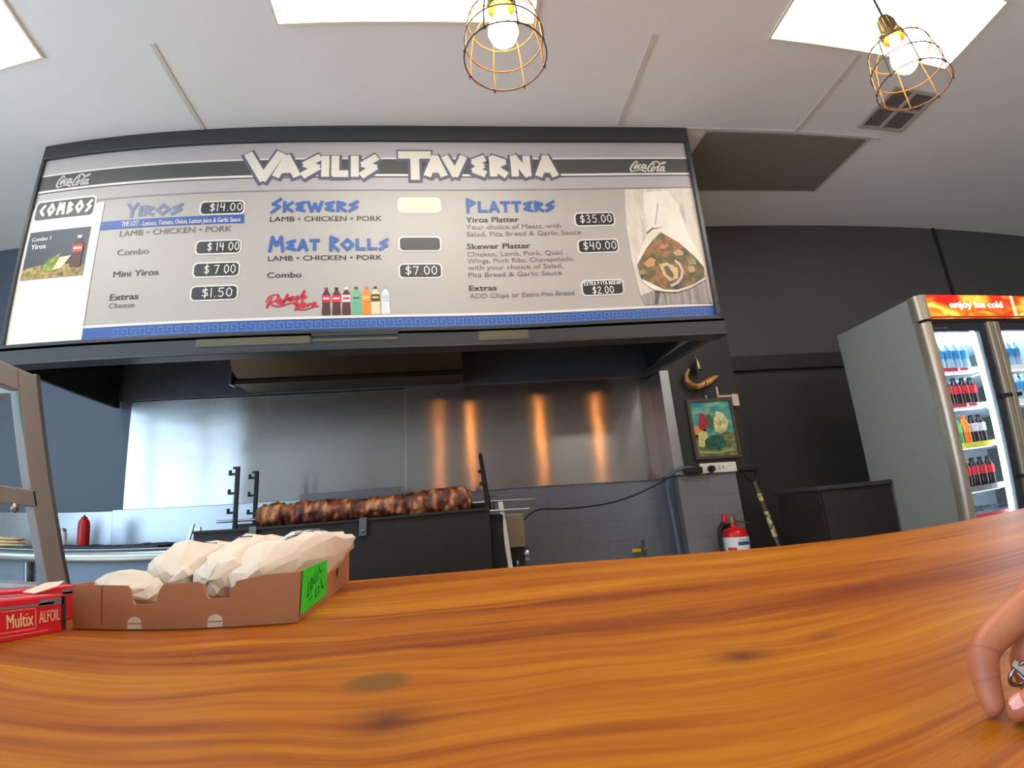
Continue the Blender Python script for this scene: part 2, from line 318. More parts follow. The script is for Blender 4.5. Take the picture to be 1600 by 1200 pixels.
# ------------------------------------------------------------------ range hood over the grill
HX0, HX1, HY0, HY1 = -2.35, 1.475, 2.56, 3.6
M_hood = mat('black_hood_paint', (47,48,50), .38, var=.08, scale=6)
M_hoodin = mat('hood_inside_steel', (98,102,110), .35, .5, var=.1, scale=5)
M_steel = mat('satin_steel', (172,172,172), .3, .95, var=.06, scale=8, bump=.02, bscale=40)
M_steeld = mat('worn_steel', (110,110,112), .4, .9, var=.12, scale=20)
t = thing('range_hood', 'wide black extraction hood behind and below the menu board', 'range hood', ((HX0+HX1)/2, 3.1, .86))
b = MB(); b.box((HX0,HY0+.04,1.0), (HX0+.03,HY1,2.225)); b.box((HX1-.03,HY0+.04,1.0), (HX1,HY1,2.225)); b.box((HX0,HY0+.04,1.0), (HX1,HY0+.07,2.225)); b.box((HX0+.03,HY0+.07,1.75), (HX1-.03,HY1,1.8))
obj('hood_body', b, M_hood, t)
b = MB(); b.box((HX0+.03,HY1-.03,.93), (HX1-.03,HY1,1.76)); obj('back_plate', b, M_hoodin, t)
b = MB(); b.box((HX0-.01,2.50,.872), (HX1+.012,2.525,.962)); b.box((HX0-.01,2.50,.94), (HX1+.012,2.60,.962)); b.box((HX0-.01,2.50,.866), (HX1+.012,2.60,.876))
obj('front_rim', b, M_hood, t, bevel=.004)
b = MB(); b.box((HX0,2.60,.885), (HX0+.03,3.6,1.0)); obj('side_rim', b, M_hood, t, bevel=.003)
b = MB(); b.hexa([(HX1-.065,2.62,.868),(HX1-.02,2.62,.868),(HX1-.02,3.6,.925),(HX1-.065,3.6,.925)], [(HX1-.065,2.62,.92),(HX1-.02,2.62,.92),(HX1-.02,3.6,.975),(HX1-.065,3.6,.975)]); obj('side_rim', b, mat('dark_grey_angle_bar', (74,74,74), .45, .3), t, bevel=.003)
# grease-filter trough behind the rim
b = MB(); fx0, fx1 = -1.42, .03
b.hexa([(fx0,3.30,.94),(fx1,3.30,.94),(fx1,3.57,.94),(fx0,3.57,.94)], [(fx0+.02,2.95,1.42),(fx1-.02,2.95,1.42),(fx1-.02,3.57,1.42),(fx0+.02,3.57,1.42)]); b.box((fx0,3.27,.925), (fx1,3.31,.95))
obj('filter_housing', b, mat('greasy_brown_steel', (70,61,50), .4, .85, var=.18, scale=3), t)
b = MB(); b.box((fx0-.012,3.25,.92), (fx0+.002,3.32,1.1)); obj('filter_seam', b, M_steel, t)
# bright strips of bare metal on the front rim
for x0, x1, z0, z1 in ((-1.27,-.72,.905,.945), (-.72,-.30,.912,.925), (.115,.39,.893,.945)):
    obj('bare_metal_strip', MB().box((x0,2.497,z0), (x1,2.501,z1)), mat('bare_rim_metal', (92,88,72), .5, .6, var=.3, scale=9), t)
b = MB(); b.box((-.73,2.494,.94), (-.30,2.501,.955)); b.box((-.73,2.494,.912), (-.72,2.501,.955)); obj('label_holder', b, M_hood, t)

# ------------------------------------------------------------------ stainless splashback
def brushed(name, rgb, rough, aniso):
    m = mat(name, rgb, rough, 1.0, var=.08, scale=3, aniso=aniso, arot=.25); nt = m.node_tree; N = nt.nodes; L = nt.links; p = N['Principled BSDF']
    tg = N.new('ShaderNodeTangent'); tg.direction_type = 'RADIAL'; tg.axis = 'Z'; L.new(tg.outputs[0], p.inputs['Tangent'])
    tc = N.new('ShaderNodeTexCoord'); mp = N.new('ShaderNodeMapping'); mp.inputs['Scale'].default_value = (1.6, 1, 4.0); L.new(tc.outputs['Object'], mp.inputs[0])
    nz = N.new('ShaderNodeTexNoise'); nz.inputs['Scale'].default_value = 1.0; nz.inputs['Detail'].default_value = 2; L.new(mp.outputs[0], nz.inputs['Vector'])
    bp = N.new('ShaderNodeBump'); bp.inputs['Strength'].default_value = .05; bp.inputs['Distance'].default_value = .05; L.new(nz.outputs['Fac'], bp.inputs['Height']); L.new(bp.outputs[0], p.inputs['Normal'])
    return m
M_splash = brushed('brushed_splash_steel', (160,157,154), .20, 1.0)
t = thing('steel_splashback', 'tall brushed stainless splashback on the wall under the hood', 'splashback', (-.4,3.6,.16))
b = MB(); b.box((-2.235,3.597,.165), (-.398,3.615,.925)); obj('steel_sheet', b, M_splash, t, bevel=.001)
b = MB(); b.box((-.396,3.597,.155), (1.47,3.615,.93)); obj('steel_sheet', b, M_splash, t, bevel=.001)
b = MB(); b.box((1.455,3.395,.17), (1.469,3.60,.915)); b.box((1.455,3.385,.17), (1.522,3.399,.915)); obj('corner_trim', b, M_steel, t, bevel=.002)

# ------------------------------------------------------------------ the menu board
BY = 2.542
def B(x, y): p = onY(x, y, BY); return p.x, p.z
bd = thing('menu_board', 'long white menu board with restaurant name and prices above the grill', 'menu board', (-.44,BY,.96))
M_frame = mat('black_board_frame', (52,54,54), .4, var=.06)
def pmat(name, rgb, **k): return mat(name, rgb, k.pop('rough', .45), var=k.pop('var', .03), **k)
M_white = pmat('printed_warm_white', (168,161,153)); M_bright = pmat('printed_bright_white', (214,208,198)); M_dark = pmat('printed_charcoal', (74,74,72)); M_silver = pmat('printed_silver', (168,162,160)); M_silver2 = pmat('printed_pale_silver', (190,184,178))
M_blue = pmat('printed_blue', (50,84,148)); M_blue2 = pmat('printed_light_blue', (82,116,172)); M_ink = pmat('printed_dark_ink', (50,45,42)); M_inkl = pmat('printed_grey_ink', (104,98,92)); M_title = pmat('title_cream', (208,202,186)); M_tedge = pmat('title_slate_edge', (92,90,106))
M_red = pmat('printed_red', (186,38,52)); M_chalk = pmat('chalk_white', (222,220,212)); M_black = pmat('chalkboard_black', (44,44,44), rough=.4); M_head = pmat('heading_blue', (60,92,150)); M_glare = pmat('glare_heading_blue', (112,118,146))  # the YIROS blue is paled, glare put into its colour
X0, X1, Z0, Z1 = -2.345, 1.459, .986, 2.131
b = MB(); b.box((X0-.022,BY-.022,Z1), (X1+.026,BY+.058,2.228)); b.box((X0-.022,BY-.022,Z0-.022), (X1+.026,BY+.058,Z0)); b.box((X0-.022,BY-.022,Z0), (X0,BY+.058,Z1)); b.box((X1,BY-.022,Z0), (X1+.026,BY+.058,Z1))
obj('frame', b, M_frame, bd, bevel=.004)
obj('sign_face', MB().box((X0,BY,Z0), (X1,BY+.055,Z1)), M_white, bd)
def layer(n): return BY-.0012*n
def rect(name, x0, x1, z0, z1, n, m, label=None): return obj(name, MB().box((x0,layer(n),z0), (x1,layer(n-1)+.0004,z1)), m, bd, label=label)
zz = lambda y: B(700, y)[1]
zt, zs1, zs2, zw, zl, zb = zz(247.5), zz(249.5), zz(272.5), zz(276), zz(277.5), zz(296)
rect('banner', X0, X1, zb, Z1, 1, M_silver)
rect('banner_stripe', X0, X1, zs2, zs1, 2, M_dark); rect('banner_stripe', X0, X1, zs1, zt+.002, 2, M_bright); rect('banner_stripe', X0, X1, zw, zs2, 2, M_bright); rect('banner_stripe', X0, X1, zl, zw, 2, M_ink)
rect('banner_stripe', X0, X1, zb-.008, zb, 2, pmat('printed_mid_silver', (140,134,134)))
# left combos panel and blue border
cx = B(127.5,532.5)[0]
rect('combo_panel', X0, cx, Z0, zz(302), 3, M_bright)
zbl = B(900,488)[1]; zbw = B(900,483.5)[1]
rect('border_band', cx, X1, Z0, zbl, 2, M_blue); rect('border_line', cx, X1, zbl+.003, zbw, 2, M_bright); rect('border_line', cx, X1, zbl, zbl+.003, 2, M_ink)
def plane(n): return lambda x, z: Vector((x, layer(n), z))
# meander pattern
b = MB(); h = zbl-Z0; px = .0455; k = 0; x = cx+.16
while x < X1-px:
    pts = [(0,.2),(.82,.2),(.82,.82),(.2,.82),(.2,.48),(.52,.48)]
    b.stroke([(x+u*px, Z0+h*(.02+v*.95)) for u, v in pts], .0062, (0,layer(3),0), (1,0,0), (0,0,1)); b.stroke([(x+.82*px, Z0+h*.21), (x+px, Z0+h*.21)], .0062, (0,layer(3),0), (1,0,0), (0,0,1)); x += px
obj('key_pattern', b, M_blue2, bd)
# angular lettering helper; boxes given by the photograph's own measure on the board plane
def greek(mb, ch, x0, x1, z0, z1, w, n, lean=0.0):
    for st in GL[ch]: mb.stroke([(x0+u*(x1-x0)+lean*v*(z1-z0), z0+v*(z1-z0)) for u, v in st], w, (0,layer(n),0), (1,0,0), (0,0,1))
def title(word, spans, ytop, ybot, big):
    bo = MB(); be = MB()
    for i, (c, (a, d)) in enumerate(zip(word, spans)):
        yt, yb = (ytop, ybot) if i else big
        x0, z1 = B(370+a/3.019, yt); x1, z0 = B(370+d/3.019, yb); w = .044 if i else .05
        ins = .02
        greek(be, c, x0+ins, x1-ins, z0+ins-.006, z1-ins-.004, w+.03, 3); greek(bo, c, x0+ins, x1-ins, z0+ins, z1-ins, w, 4)
    obj('name_outline', be, M_tedge, bd); obj('name_lettering', bo, M_title, bd)
title('VASILIS', [(45,215),(178,298),(306,402),(398,440),(444,532),(535,580),(578,672)], 243, 278.5, (239,283.5))
title('TAVERNA', [(757,925),(882,992),(968,1088),(1100,1182),(1184,1282),(1286,1392),(1402,1516)], 243, 278, (236,283))
def word(wd, xl, yl, xr, yr, cap, m, w=.018, first=1.28, name='heading_lettering', n=2):
    a, zb0 = B(xl, yl); c, zb1 = B(xr, yr); z0 = (zb0+zb1)/2; hgt = B(xl, yl-cap)[1]-zb0; mb = MB()
    wid = {'I': .35, 'M': 1.25, 'W': 1.3, 'O': 1.1, ' ': .6}; tot = sum(wid.get(q, .9) for q in wd); u = (c-a)/tot; x = a; new = True
    for q in wd:
        ww = wid.get(q, .9)*u
        if q == ' ': new = True; x += ww; continue
        s_ = first if new else 1.0
        greek(mb, q, x+w*.45, x+ww-w*.55, z0-(.06*hgt if new else 0)+w*.35, z0+hgt*s_-w*.35, w, n); new = False; x += ww
    return obj(name, mb, m, bd)
word('YIROS', 196, 339, 286, 336, 17, M_glare); word('SKEWERS', 422, 333, 562, 331.5, 18, M_head); word('MEAT ROLLS', 419, 394, 609, 391, 19, M_head); word('PLATTERS', 728, 333, 869, 331, 18, M_head)
def line(s, xl, yl, xr, yr, cap, m=M_ink, bold=.012, name='menu_lettering', n=2, shear=0.0):
    a, z0 = B(xl, yl); c, z1 = B(xr, yr); hgt = B(xl, yl-cap)[1]-z0
    return obj(name, text(MB(), s, a, c, (z0+z1)/2, hgt, plane(n), bold, shear), m, bd)
# first column
sx0, sz0 = B(155,358.5); sx1, sz1 = B(382,337.5); rect('banner_strip', sx0, sx1, (B(155,358.5)[1]+B(382,350.5)[1])/2, (B(155,346)[1]+B(382,337)[1])/2, 2, M_blue)
line('THE LOT', 190, 354, 216, 353, 7.5, M_bright, .02, n=3); line('- Lettuce, Tomato, Onion, Lemon Juice & Garlic Sauce', 219, 353, 376, 347, 7, M_bright, .012, n=3)
LCP = 'LAMB \u2022 CHICKEN \u2022 PORK'
line(LCP, 187, 369.5, 362, 362, 8.5, M_inkl, .008); line('Combo', 183, 399, 232, 397, 9, M_inkl); line('Mini Yiros', 177, 433, 247, 430, 9, M_ink); line('Extras', 171.5, 470, 216, 467, 9.5, M_ink, .022); line('Cheese', 169.5, 482, 210, 480.5, 8, M_inkl, 0)
# second column
line(LCP, 422, 346, 597, 346, 7.5, M_ink, .010); line(LCP, 419, 407.5, 597, 406.5, 7.5, M_ink, .010); line('Combo', 417.5, 434, 471, 434, 8.5)
# third column
line('Yiros Platter', 728, 347.7, 810.5, 347, 8, M_ink, .022); line('Your choice of Meats, with', 728, 357.8, 876.5, 357, 7, M_inkl, 0); line('Salad, Pita Bread & Garlic Sauce', 729, 368.4, 908, 367.4, 7, M_inkl, 0)
line('Skewer Platter', 729.7, 389, 829, 388, 8, M_ink, .022); line('Chicken, Lamb, Pork, Quail ,', 730, 400, 886, 398.5, 7, M_inkl, 0); line('Wings, Pork Ribs, Chavapchichi,', 730, 410.2, 897.5, 408.8, 7, M_inkl, 0)
line('with your choice of Salad,', 731, 420.8, 880, 419.5, 7, M_inkl, 0); line('Pita Bread & Garlic Sauce', 732, 432, 878, 430.7, 7, M_inkl, 0); line('Extras', 733.4, 454, 776, 454, 8, M_ink, .022); line('ADD Chips or Extra Pita Bread', 734, 464.8, 897.5, 462.2, 7, M_inkl, 0)
def rrect(mb, x0, x1, z0, z1, r, y0, y1, n=6):
    pts = []
    for cx_, cz_, a0 in ((x1-r,z0+r,-PI/2),(x1-r,z1-r,0),(x0+r,z1-r,PI/2),(x0+r,z0+r,PI)):
        pts += [(cx_+r*math.cos(a0+PI/2*k/n), cz_+r*math.sin(a0+PI/2*k/n)) for k in range(n+1)]
    mb.prism(pts, y0, y1)
def hand(mb, s, x0, x1, z0, z1, w, n):
    wid = {'.': .45, ' ': .5, '1': .5}; tot = sum(wid.get(q, 1) for q in s); u = (x1-x0)/tot; x = x0
    for q in s:
        ww = wid.get(q, 1)*u
        for st in HAND[q]: mb.stroke([(x+ww*(.12+.76*a), z0+c*(z1-z0)) for a, c in st], w, (0,layer(n),0), (1,0,0), (0,0,1))
        x += ww
def pill(xl, xr, ytl, ybl, ytr, ybr, s, f0=.3, f1=.95, m=None, lab=None, extra=None):
    x0 = B(xl, (ytl+ybl)/2)[0]; x1 = B(xr, (ytr+ybr)/2)[0]; z1 = (B(xl, ytl)[1]+B(xr, ytr)[1])/2; z0 = (B(xl, ybl)[1]+B(xr, ybr)[1])/2
    mb = MB(); rrect(mb, x0, x1, z0, z1, .028, layer(2), layer(1)); o = obj('price_panel', mb, M_bright, bd, label=lab)
    mb = MB(); e = .009; rrect(mb, x0+e, x1-e, z0+e, z1-e, .02, layer(3.2), layer(2)); obj('writing_field', mb, m or M_black, o)
    if s:
        mb = MB(); hz = z1-z0; zc0, zc1 = (z0+.24*hz, z0+.78*hz) if not extra else (z0+.12*hz, z0+.55*hz)
        hand(mb, s, x0+f0*(x1-x0), x0+f1*(x1-x0), zc0, zc1, .0050, 5)
        if extra: hand(mb, extra, x0+.06*(x1-x0), x1-.06*(x1-x0), z0+.66*hz, z0+.86*hz, .004, 5)
        obj('price_lettering', mb, M_chalk, o)
pill(312,383,315,337,313,335,'$14.00',.22,.97); pill(305,378,376,399,374,397,'$ 14 00',.26,.97); pill(301,375.5,410.5,435,408.5,433,'$ 7 00',.24,.93); pill(297,373,447,472,444.5,469,'$1.50',.24,.9)
pill(621.5,689,309.5,333.5,308.5,332.5,'',m=pmat('cream_tape',(206,200,172)),lab='blank cream price panel'); pill(622.5,690,370,394,369,393,''); pill(622.5,691.5,412,436,411,435,'$7.00',.14,.9)
pill(897,961,332,354.5,331.5,353.5,'$35.00',.12,.93); pill(902,967,374,396.5,373,395.5,'$40.00',.12,.95); pill(908,975,437.5,463,436,461.5,'$2.00',.24,.76,extra='EXTRA PITA BREAD')
# COMBOS plate
x0, x1 = B(54,334)[0], B(150.5,322)[0]; z1 = (B(56,318)[1]+B(151,304)[1])/2; z0 = (B(52,350)[1]+B(147,338)[1])/2
mb = MB(); rrect(mb, x0, x1, z0, z1, .03, layer(4), layer(3)); o = obj('combos_plate', mb, M_bright, bd); mb = MB(); rrect(mb, x0+.012, x1-.012, z0+.012, z1-.012, .022, layer(5), layer(4)); obj('plate_field', mb, M_dark, o)
mb = MB(); hh = z1-z0; u = (x1-x0-.06)/6.2; x = x0+.03
for q in 'COMBOS':
    ww = u*(1.2 if q in 'MO' else .95); greek(mb, q, x+.016, x+ww-.012, z0+.27*hh, z0+.76*hh, .018, 6); x += ww
obj('combos_lettering', mb, M_title, o)
# photograph of the combo meal
x0, x1 = B(41,400)[0], B(136.5,390)[0]; z1 = (B(48,366)[1]+B(143,354)[1])/2; z0 = (B(34,440)[1]+B(130,429)[1])/2; w, hh = x1-x0, z1-z0
ph = obj('combo_photo', MB().box((x0,layer(4.5),z0), (x1,layer(3),z1)), pmat('photo_dark_slate', (54,62,70)), bd)
obj('photo_edge', MB().box((x0-.004,layer(4),z0-.004), (x1+.004,layer(3),z1+.004)), M_silver, ph)
P = lambda u, v: (x0+u*w, z0+v*hh)
obj('photo_table', MB().prism([P(0,0),P(1,0),P(1,.2),P(.5,.3),P(0,.22)], layer(5.5), layer(4.5)), ramp_mat('photo_food', [(.3,(70,58,34)),(.5,(150,128,66)),(.7,(196,170,110))], 30), ph)
obj('photo_salad', MB().prism([P(.34,.12),P(.56,.14),P(.6,.5),P(.5,.42),P(.38,.38)], layer(6.5), layer(5.5)), ramp_mat('photo_leaf', [(.3,(58,78,24)),(.6,(134,150,62)),(.8,(170,160,90))], 40), ph)
obj('photo_wrap', MB().prism([P(.52,.14),P(.66,.18),P(.78,.42),P(.6,.40)], layer(7.5), layer(6.5)), pmat('photo_paper', (214,200,158)), ph)
def bottle_poly(cx_, zb_, ht, wd, waist=.8):
    pr = [(.42,0),(.5,.03),(.5,.16),(.46,.30),(.5*waist+.04,.42),(.5,.52),(.5,.68),(.44,.76),(.22,.86),(.17,.90),(.17,.92)]
    return [(cx_+a*wd, zb_+h_*ht) for a, h_ in pr]+[(cx_-a*wd, zb_+h_*ht) for a, h_ in reversed(pr)]
def bottle_pic(parent, cx_, zb_, ht, wd, n, liquid, band, capc, lab=None, bz=(.46,.70), txt=None, waist=.8):
    mb = MB(); mb.prism(bottle_poly(cx_, zb_, ht, wd, waist), layer(n+1), layer(n)); mb.mi = 1; mb.box((cx_-wd*.49,layer(n+2),zb_+bz[0]*ht), (cx_+wd*.49,layer(n+1),zb_+bz[1]*ht)); mb.mi = 2; mb.box((cx_-wd*.2,layer(n+2),zb_+.91*ht), (cx_+wd*.2,layer(n+1),zb_+ht))
    mb.mi = 3; mb.box((cx_-wd*.36,layer(n+3),zb_+(bz[0]*.6+bz[1]*.4)*ht), (cx_+wd*.36,layer(n+2),zb_+(bz[0]*.35+bz[1]*.65)*ht))
    return obj('bottle_picture', mb, [pmat('ink_%d_%d_%d' % liquid, liquid), pmat('ink_%d_%d_%d' % band, band), pmat('ink_%d_%d_%d' % capc, capc), pmat('ink_%d_%d_%d' % (txt or (235,226,220)), txt or (235,226,220))], parent, label=lab)
bottle_pic(ph, x0+.86*w, z0+.17*hh, .66*hh, .17*w, 6, (70,34,28), (188,38,36), (220,214,206))
c_ = [P(.1,.80)]
obj('photo_lettering', text(text(MB(), 'Combo 1', x0+.06*w, x0+.38*w, z0+.80*hh, .08*hh, plane(5.5), .012), 'Yiros', x0+.07*w, x0+.32*w, z0+.63*hh, .1*hh, plane(5.5), .02), M_bright, ph)
# bottles and script beside them
for xc, yt, yb, liq, bandc, capc, tx, wa in ((510,449.5,493,(76,48,42),(198,44,56),(140,60,60),(240,190,190),.8),(526,449.5,492.7,(76,48,42),(198,44,56),(50,44,44),(240,190,190),.8),(541.3,449,492.4,(82,44,42),(206,198,198),(214,206,200),(190,50,60),.8),(556.5,448.5,492,(98,168,132),(110,176,140),(50,100,74),(52,100,78),.9),(572,448.5,491.5,(226,130,28),(232,140,36),(206,110,84),(240,206,160),.62),(586.5,448,491,(214,198,158),(60,56,40),(56,50,46),(212,190,60),.95),(602,448,490.7,(204,208,206),(190,198,198),(150,162,172),(168,180,184),.85)):
    cx_, zt_ = B(xc, yt); zb_ = B(xc, yb)[1]; wd = (B(xc+6.7, 470)[0]-B(xc-6.7, 470)[0]); bottle_pic(bd, cx_, zb_, zt_-zb_, wd, 1, liq, bandc, capc, None, (.46,.72), tx, wa)
def script(mb, strokes, fx, w, n):
    for st in strokes:
        pts = [B(*fx(*p)) for p in st]; q = []
        for i in range(len(pts)-1):                        # smooth each stroke
            p0 = Vector(pts[max(i-1,0)]); p1 = Vector(pts[i]); p2 = Vector(pts[i+1]); p3 = Vector(pts[min(i+2,len(pts)-1)])
            for k in range(5):
                s_ = k/5; q.append(.5*((2*p1)+(-p0+p2)*s_+(2*p0-5*p1+4*p2-p3)*s_*s_+(-p0+3*p1-3*p2+p3)*s_**3))
        q.append(Vector(pts[-1]))
        for i in range(len(q)-1):
            d = q[i+1]-q[i]; mb.stroke([q[i], q[i+1]], w*(1.25 if d.y < -abs(d.x)*.3 else .8), (0,layer(n),0), (1,0,0), (0,0,1))
COLA = [[(575,265),(560,212),(520,222),(450,290),(400,380),(410,440),(460,458),(540,435),(640,420),(700,435),(775,455)], [(545,300),(500,350),(490,385),(520,385),(555,340),(560,300),(540,305)], [(660,290),(620,300),(590,350),(600,385),(640,375),(670,345)],
        [(770,290),(720,290),(690,340),(695,385),(730,370),(775,300),(760,360),(775,388),(800,375)], [(960,300),(985,285),(990,250),(960,245),(900,290),(840,370),(830,430),(870,455),(920,430),(955,390)], [(860,330),(900,270),(980,215),(1060,215),(1120,260),(1170,270),(1230,260),(1270,230),(1215,235),(1170,270)],
        [(960,350),(925,400),(925,445),(960,445),(1005,390),(1000,345),(960,352)], [(1135,270),(1090,350),(1060,420),(1075,452),(1110,430)], [(1230,340),(1180,350),(1140,400),(1145,450),(1190,430),(1235,345),(1215,420),(1225,450),(1265,440)], [(1005,360),(1040,350),(1075,340)]]
mb = MB(); script(mb, COLA, lambda x, y: (960+x/16, 240+y/16), .0085, 4); obj('script_logo', mb, M_title, bd)
def left_logo(x, y): u = (x-390)/880; v = (y-205)/250; return (90.5+u*51+(1-v)*3-2, 276.5-u*5.5+v*17)
mb = MB(); script(mb, COLA, left_logo, .0095, 4); obj('script_logo', mb, M_silver2, bd)
REF = [[(165,235),(130,300),(112,340)], [(105,285),(140,225),(215,205),(235,225),(210,265),(150,285),(190,320),(260,325),(330,300),(400,288)], [(225,280),(262,270),(265,252),(240,258),(228,288),(250,300),(285,275)], [(262,310),(300,250),(322,205),(330,215),(290,290),(275,318),(300,262),(335,250)], [(330,265),(340,240),(352,245),(365,235),(352,265),(365,268)],
       [(370,255),(398,240),(395,225),(374,235),(370,262),(395,258),(420,238)], [(445,220),(425,228),(440,245),(420,258),(445,250)], [(455,250),(480,200),(500,165),(505,175),(475,240),(500,215),(512,220),(505,240),(530,228)],
       [(425,275),(400,300),(435,300),(410,365)], [(410,325),(455,312)], [(490,260),(460,320),(445,355),(500,362),(560,345),(600,330)], [(480,320),(512,312),(515,295),(492,300),(480,330),(505,335),(535,310)], [(545,330),(550,300),(565,302),(580,295)], [(585,325),(620,308),(622,288),(600,292),(590,320),(615,328),(655,325)]]
mb = MB(); script(mb, REF, lambda x, y: (400+x/6.667, 430+y/6.667), .0085, 2); obj('script_lettering', mb, M_red, bd)
# picture of the wrap
def food(name, pts, n, m, d=1): return obj(name, MB().prism([B(960+x/5.218, 290+y/5.218) for x, y in pts], layer(n), layer(n-d)), m, bd)
food('wrap_picture', [(85,32),(635,22),(690,330),(805,965),(250,975),(215,900),(140,600),(90,300)], 2, ramp_mat('printed_weathered_wood', [(.35,(196,184,166)),(.55,(214,203,188)),(.7,(176,164,152))], 5, stretch=(3,1,.7)))
food('wrap_boards', [(215,900),(330,850),(740,740),(790,960),(250,975)], 3, ramp_mat('printed_grey_boards', [(.35,(120,112,108)),(.6,(160,152,146))], 9, stretch=(7,1,.5)))
food('wrap_shade', [(330,860),(372,864),(355,965),(325,970)], 4, pmat('printed_gap', (84,78,74)))
food('wrap_paper', [(230,60),(430,45),(510,150),(590,380),(690,560),(745,680),(735,770),(600,850),(460,872),(330,858),(240,800),(172,650),(250,420),(270,350),(235,200)], 5, ramp_mat('printed_paper', [(.35,(214,203,184)),(.6,(232,222,204))], 4))
food('wrap_fold', [(345,150),(355,150),(335,320),(325,325)], 6, M_silver); food('wrap_fold', [(255,390),(300,350),(390,345),(310,362),(262,405)], 6, M_inkl)
food('wrap_filling', [(372,385),(520,470),(640,575),(725,670),(732,750),(640,810),(510,850),(400,850),(300,800),(215,760),(182,650),(255,520),(310,450)], 7, ramp_mat('printed_filling', [(.28,(58,50,34)),(.42,(92,84,50)),(.52,(112,96,58)),(.60,(150,110,64)),(.68,(140,70,52)),(.78,(190,160,100))], 17, detail=3))
food('wrap_meat', [(230,640),(290,590),(330,610),(320,660),(265,672)], 8, pmat('printed_meat', (190,142,88))); food('wrap_tomato', [(360,520),(380,490),(430,480),(440,500),(400,525)], 8, pmat('printed_tomato', (188,110,84))); food('wrap_pita', [(360,650),(420,632),(510,680),(515,760),(450,785),(395,735)], 8, pmat('printed_pita', (198,170,122))); food('wrap_pita_gap', [(395,668),(430,660),(480,735),(470,765),(420,730)], 9, pmat('printed_gap2', (100,80,52)))
food('wrap_meat', [(470,550),(520,525),(560,550),(550,575),(495,575)], 8, pmat('printed_meat2', (176,150,96))); food('wrap_meat', [(590,670),(640,660),(655,700),(610,720)], 8, pmat('printed_meat2', (176,150,96))); food('wrap_greens', [(590,610),(650,600),(665,650),(610,650)], 8, pmat('printed_greens', (134,132,78))); food('wrap_greens', [(195,705),(245,690),(250,725),(205,735)], 8, pmat('printed_greens', (134,132,78)))
mb = MB(); mb.stroke([B(960+x/5.218, 290+y/5.218) for x, y in [(490,620),(525,650),(548,700),(540,755),(505,800),(458,822)]], .014, (0,layer(9),0), (1,0,0), (0,0,1)); obj('wrap_onion', mb, pmat('printed_onion', (196,176,176)), bd)
mb = MB(); mb.stroke([B(960+x/5.218, 290+y/5.218) for x, y in [(330,852),(400,866),(510,868),(640,820),(735,765)]], .008, (0,layer(9),0), (1,0,0), (0,0,1)); obj('wrap_rim', mb, M_title, bd)

